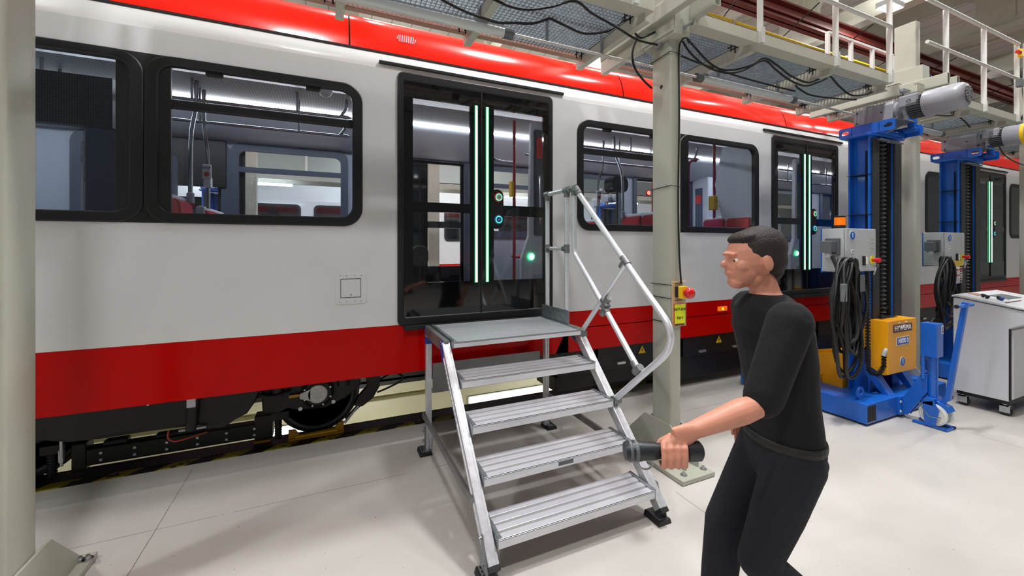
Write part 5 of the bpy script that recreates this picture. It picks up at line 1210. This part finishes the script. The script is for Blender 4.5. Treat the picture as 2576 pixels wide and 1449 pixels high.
# grey box on a stand at the right edge
t = thing('switch_cabinet', 'small grey cabinet on a pole at the right edge, left of the last column', 'cabinet', (9.0, 2.15, 1.3))
MB().box(9.02, 9.3, 2.14, 2.26, 1.18, 1.42).build('cabinet', 'plug_grey', t, bevel=0.006)
MB().box(9.12, 9.2, 2.17, 2.23, 0.0, 1.18).build('pole', 'panel_grey', t)
MB().box(9.04, 9.28, 2.13, 2.14, 1.20, 1.28).build('cabinet_lid', 'panel_grey', t)

# ---------------------------------------------------------------- beyond the tram
t = thing('distant_train', 'white train with black rounded windows standing on the farthest track', 'train', (2, 15.5, 0))
Yd = 14.0
m = MB(); m.prism([(Yd, 0.6), (Yd, 3.0), (Yd + 0.08, 3.3), (Yd + 0.3, 3.6), (Yd + 2.3, 3.6), (Yd + 2.6, 3.0), (Yd + 2.6, 0.6)], 'x', -9.0, 22); m.build('car_body', 'white_paint', t, bevel=0.02)
MB().prism([(Yd - 0.005, 0.55), (Yd - 0.005, 1.0), (Yd + 0.1, 1.0), (Yd + 0.1, 0.55)], 'x', -9, 22).build('skirt', 'stripe_red', t)
MB().prism([(-9.0, 0.6), (-9.9, 0.7), (-10.2, 1.4), (-9.6, 3.3), (-9.0, 3.6)], 'y', Yd + 0.05, Yd + 2.55).build('cab_front', 'white_paint', t, bevel=0.1)
MB().prism([(-10.05, 1.5), (-9.5, 3.1), (-9.1, 3.1), (-9.3, 1.5)], 'y', Yd + 0.03, Yd + 2.57).build('windscreen', 'black_gloss', t)
for k in range(14):
    x = -8.6 + k * 2.05
    if k % 3 == 2: MB().prism(rrect(x, x + 1.4, 1.0, 3.0, 0.05), 'y', Yd - 0.012, Yd + 0.01).build('door', 'black_gloss', t)
    else:
        f = MB().ring(rrect(x, x + 1.7, 1.79, 2.89, 0.14), rrect(x + 0.07, x + 1.63, 1.86, 2.82, 0.09), Yd - 0.015, Yd + 0.01).build('window_frame', 'black_rubber', t)
        MB().box(x + 0.05, x + 1.65, Yd - 0.008, Yd - 0.002, 1.83, 2.85).build('window_pane', 'black_gloss', f)
m = MB(); m.box(-9, 22, Yd + 0.3, Yd + 2.3, 0.1, 0.6); m.build('underframe', 'black_iron', t)
t = thing('distant_walkway', 'cream walkway with railings beyond the tram, seen through its windows', 'walkway', (3, 11.3, 3.3))
m = MB(); m.box(-10, 20, 11.0, 11.06, 3.2, 3.36); m.box(-10, 20, 11.8, 11.86, 3.2, 3.36); m.box(-10, 20, 11.0, 11.86, 3.34, 3.36); m.build('deck', 'gantry_paint', t)
for z in (3.85, 4.3): MB().box(-10, 20, 11.0, 11.04, z - 0.02, z + 0.02).build('rail', 'rail_paint', t)
for k in range(20): MB().box(-9.8 + 1.55 * k, -9.75 + 1.55 * k, 11.0, 11.04, 3.3, 4.3).build('railing_post', 'rail_paint', t)
for k in range(6): MB().box(-9 + 5 * k, -8.8 + 5 * k, 11.3, 11.5, 0, 3.34).build('support_post', 'column_paint', t)
for k in range(8): MB().box(-9.5 + 3.6 * k, -8.0 + 3.6 * k, 11.4, 11.46, 3.10, 3.15).build('strip_light', 'light_strip', t)
t = thing('scaffold_tower', 'cream ladder tower beyond the tram, seen through the leftmost window', 'scaffold', (-3.1, 12.3, 0))
for (x, y) in ((-5.9, 12.3), (-5.2, 12.3), (-5.9, 13.0), (-5.2, 13.0)): MB().box(x - 0.03, x + 0.03, y - 0.03, y + 0.03, 0, 3.9).build('upright', 'column_paint', t)
for k in range(9): MB().box(-5.9, -5.2, 12.27, 12.3, 0.4 + 0.4 * k, 0.45 + 0.4 * k).build('rung', 'column_paint', t)
t = thing('signal_lamp', 'pair of small green lamps glowing high beyond the tram', 'lamp', (6.9, 10.9, 3.3))
for z in (2.98, 3.12): MB().lathe((6.6, 10.95, z), (0, -1, 0), [(0.07, 0), (0.06, 0.03)], 16).build('lens', 'lamp_green', t)
MB().box(6.5, 6.7, 10.95, 11.0, 2.88, 3.22).build('lamp_housing', 'black_plastic', t)

# ---------------------------------------------------------------- the walking person
PR = Vector((1.565, 1.05, 0)); PF = Vector((-0.9121, 0.4099, 0)); PL = Vector((-0.4099, -0.9121, 0)); PZ = Vector((0, 0, 1))
def Q(a, b, z): return PR + PF * a + PL * b + PZ * z
PROT = Matrix(((PF.x, PL.x, 0, 0), (PF.y, PL.y, 0, 0), (0, 0, 1, 0), (0, 0, 0, 1)))
def loft(m, rings, n=24):
    prev = None
    for (a, b, z, ra, rb) in rings:
        c = Q(a, b, z); R = [m.bm.verts.new(c + PF * ra * cos(2 * pi * k / n) + PL * rb * sin(2 * pi * k / n)) for k in range(n)]
        if prev:
            for k in range(n): m.bm.faces.new((prev[k], prev[(k + 1) % n], R[(k + 1) % n], R[k]))
        else: m.bm.faces.new(R[::-1])
        prev = R
    m.bm.faces.new(prev)
def limb(m, pts, rs, n=16):
    P = [Q(*p) for p in pts]; m.tube(P, rs, n)
    for p, r in zip(P, rs): m.ball(p, r * 0.99, 12)
def remesh(o, vox, it=6, f=0.6):
    r = o.modifiers.new('remesh', 'REMESH'); r.mode = 'VOXEL'; r.voxel_size = vox; r.use_smooth_shade = True
    s = o.modifiers.new('smooth', 'SMOOTH'); s.iterations = it; s.factor = f
person = thing('person', 'person in black t-shirt and dark trousers striding left, holding a black tool', 'person', tuple(PR))
m = MB()
loft(m, [(-.055, 0, .80, .09, .14), (-.06, 0, .88, .105, .158), (-.055, 0, .98, .095, .145), (-.045, 0, 1.08, .09, .138), (-.03, 0, 1.20, .10, .15), (-.01, 0, 1.32, .105, .165), (0, 0, 1.39, .085, .16), (.0, 0, 1.43, .06, .10), (.008, 0, 1.46, .052, .056), (.03, 0, 1.53, .050, .050)])
SH = [((.03, .175, 1.375), (.17, .24, 1.115), (.42, .30, 1.055)), ((-.03, -.175, 1.375), (-.18, -.24, 1.12), (-.06, -.24, .90))]
for s, e, wv in SH:
    mid = tuple((s[i] + e[i]) / 2 for i in range(3)); fm = tuple(e[i] + (wv[i] - e[i]) * 0.3 for i in range(3))
    limb(m, [s, mid, e, fm, wv], [.058, .047, .040, .042, .027])
LEG = [((-.055, -.085, .85), (.12, -.09, .50), (.16, -.09, .09)), ((-.055, .085, .85), (.09, .10, .49), (-.20, .10, .20))]
for h, k, an in LEG:
    cf = tuple(k[i] + (an[i] - k[i]) * 0.3 for i in range(3)); cf = (cf[0] - 0.02, cf[1], cf[2])
    limb(m, [h, k, cf, an], [.085, .056, .055, .036])
# head
def B(a, b, z, sa, sb, sz, rot=0): m.ball(Q(a, b, z), 1, 20, (sa, sb, sz), PROT @ Matrix.Rotation(rot, 4, 'Y'))
B(.055, 0, 1.605, .100, .077, .098, 0.2); B(.095, 0, 1.555, .066, .058, .078); B(.118, 0, 1.500, .035, .036, .028); B(.05, 0, 1.52, .05, .052, .05)
B(.168, 0, 1.567, .016, .012, .015); B(.158, 0, 1.585, .011, .009, .026, -0.35); B(.150, 0, 1.607, .016, .045, .010); B(.150, 0, 1.535, .014, .024, .0065); B(.147, 0, 1.525, .013, .021, .0065)
for s in (-1, 1): B(.115, s * .042, 1.563, .032, .020, .026); B(.045, s * .079, 1.575, .020, .009, .031, 0.2)
# left hand gripping the tool
def hand(grip):
    if grip:
        m.tube([Q(.42, .30, 1.055), Q(.445, .308, 1.045), Q(.485, .312, 1.03)], [(.024, .028), (.02, .036), (.017, .042)], 14)
        B(.485, .312, 1.022, .044, .022, .022)
        for i, a in enumerate((.528, .506, .484, .463)):
            L = (1.0, 1.06, 1.0, .85)[i]
            P = [Q(a - .005, .318, 1.026), Q(a, .336, 1.012), Q(a + .002, .345, .992 - .004 * L), Q(a + .001, .340, .970 - .010 * L), Q(a - .001, .318, .960 - .010 * L), Q(a - .002, .300, .963 - .008 * L)]
            m.tube(P, [.0105, .0100, .0092, .0088, .0080, .0060], 10); m.ball(P[1], .0108, 10); m.ball(P[3], .0092, 10); m.ball(P[-1], .0065, 8)
        P = [Q(.46, .292, 1.03), Q(.485, .276, 1.022), Q(.512, .264, 1.002), Q(.530, .268, .980)]; m.tube(P, [.014, .0125, .0105, .0075], 10); m.ball(P[-1], .0078, 8); m.ball(P[1], .013, 10)
    else:
        m.tube([Q(-.06, -.24, .90), Q(-.05, -.24, .86), Q(-.04, -.24, .825)], [(.024, .018), (.036, .016), (.038, .014)], 14)
        for i, a in enumerate((-.012, -.033, -.054, -.074)):
            L = (.95, 1.05, 1.0, .8)[i]
            P = [Q(a, -.24, .83), Q(a + .004, -.238, .83 - .04 * L), Q(a + .008, -.228, .83 - .062 * L), Q(a + .008, -.214, .83 - .08 * L)]; m.tube(P, [.0098, .009, .0084, .0062], 10); m.ball(P[-1], .0065, 8)
        P = [Q(-.02, -.235, .875), Q(.005, -.225, .855), Q(.018, -.215, .83), Q(.022, -.21, .81)]; m.tube(P, [.014, .012, .010, .0075], 10); m.ball(P[-1], .0078, 8)
hand(True); hand(False)
body = m.build('body', 'skin', person, smooth=True); remesh(body, 0.0038, 4, 0.5)
m = MB()
for s in (-1, 1): m.ball(Q(.1335, s * .030, 1.583), 0.0125, 12)
m.build('eyes', 'eye_white', body, smooth=True)
m = MB()
for s in (-1, 1): m.ball(Q(.1445, s * .031, 1.582), 0.0045, 8)
m.build('pupils', 'hair', body, smooth=True)
m = MB()
B(.035, 0, 1.628, .105, .086, .090, 0.25); B(.0, 0, 1.585, .066, .076, .07); B(.095, 0, 1.672, .055, .065, .026, 0.3); B(.045, .0, 1.61, .06, .083, .05); B(-.015, 0, 1.55, .04, .055, .05)
h = m.build('hair', 'hair', person, smooth=True); remesh(h, 0.006, 3, 0.5)
m = MB()
loft(m, [(-.06, 0, .86, .122, .172), (-.058, 0, .95, .116, .165), (-.05, 0, 1.06, .110, .158), (-.035, 0, 1.20, .118, .168), (-.012, 0, 1.32, .120, .182), (-.002, 0, 1.40, .098, .172), (.0, 0, 1.44, .070, .11), (.004, 0, 1.455, .06, .066)])
for s, e, wv in SH:
    e2 = tuple(s[i] + (e[i] - s[i]) * 0.95 for i in range(3)); limb(m, [s, tuple((s[i] + e2[i]) / 2 for i in range(3)), e2], [.075, .068, .062])
sh = m.build('t_shirt', 'shirt_black', person, smooth=True); remesh(sh, 0.008, 5, 0.6)
m = MB()
loft(m, [(-.05, 0, .76, .10, .15), (-.058, 0, .84, .122, .172), (-.058, 0, .93, .113, .162)])
for h_, k, an in LEG:
    a2 = (an[0] - 0.0, an[1], an[2] + 0.01); limb(m, [h_, tuple((h_[i] + k[i]) / 2 for i in range(3)), k, tuple((k[i] + a2[i]) / 2 for i in range(3)), a2], [.100, .088, .076, .070, .062])
tr = m.build('trousers', 'trouser_navy', person, smooth=True); remesh(tr, 0.008, 5, 0.6)
m = MB(); m.tube([Q(-.058 + .121 * cos(a), .171 * sin(a), .905) for a in [k * pi / 16 for k in range(32)]], [(.004, .017)] * 32, 8, closed=True)
m.build('belt', 'shoe_black', person)
for (ax, ay, az, rot) in ((.16, -.09, 0.0, 0), (-.20, .10, 0.12, 0.75)):
    m = MB(); c0 = Q(ax, ay, az)
    R = PROT @ Matrix.Rotation(rot, 4, 'Y')
    def T(p): return c0 + (R.to_3x3() @ Vector(p))
    m.tube([T((-.07, 0, .045)), T((-.03, 0, .05)), T((.05, 0, .045)), T((.12, 0, .036)), T((.18, 0, .03))], [(.030, .040), (.036, .045), (.042, .042), (.045, .034), (.030, .024)], 14)
    m.tube([T((-.02, 0, .05)), T((-.01, 0, .10))], [.045, .042], 14)
    s_ = m.build('shoe', 'shoe_black', person, smooth=True); remesh(s_, 0.006, 4, 0.5)
tl = thing('hand_tool', 'black cylindrical hand tool gripped in the walking person\'s fist', 'tool', tuple(Q(.5, .3, .985)))
m = MB(); m.lathe(Q(.395, .302, .990), PF, [(.020, 0), (.030, .008), (.032, .05), (.024, .06), (.0235, .14), (.027, .15), (.029, .19), (.031, .20), (.031, .235), (.026, .245)], 24); m.build('tool_body', 'tool_black', tl, smooth=True)
m = MB(); m.lathe(Q(.395, .302, .990), PF, [(.0315, .205), (.0325, .207), (.0325, .214), (.0315, .216)], 24); m.lathe(Q(.395, .302, .990), PF, [(.0315, .224), (.0325, .226), (.0325, .231), (.0315, .233)], 24); m.build('collar_ring', 'plug_grey', tl)
MB().tube([Q(.575 + .022 * cos(a), .306, .955 + .022 * sin(a)) for a in [k * pi / 9 for k in range(18)]], 0.003, 6, closed=True).build('hanging_loop', 'panel_grey', tl, smooth=True)
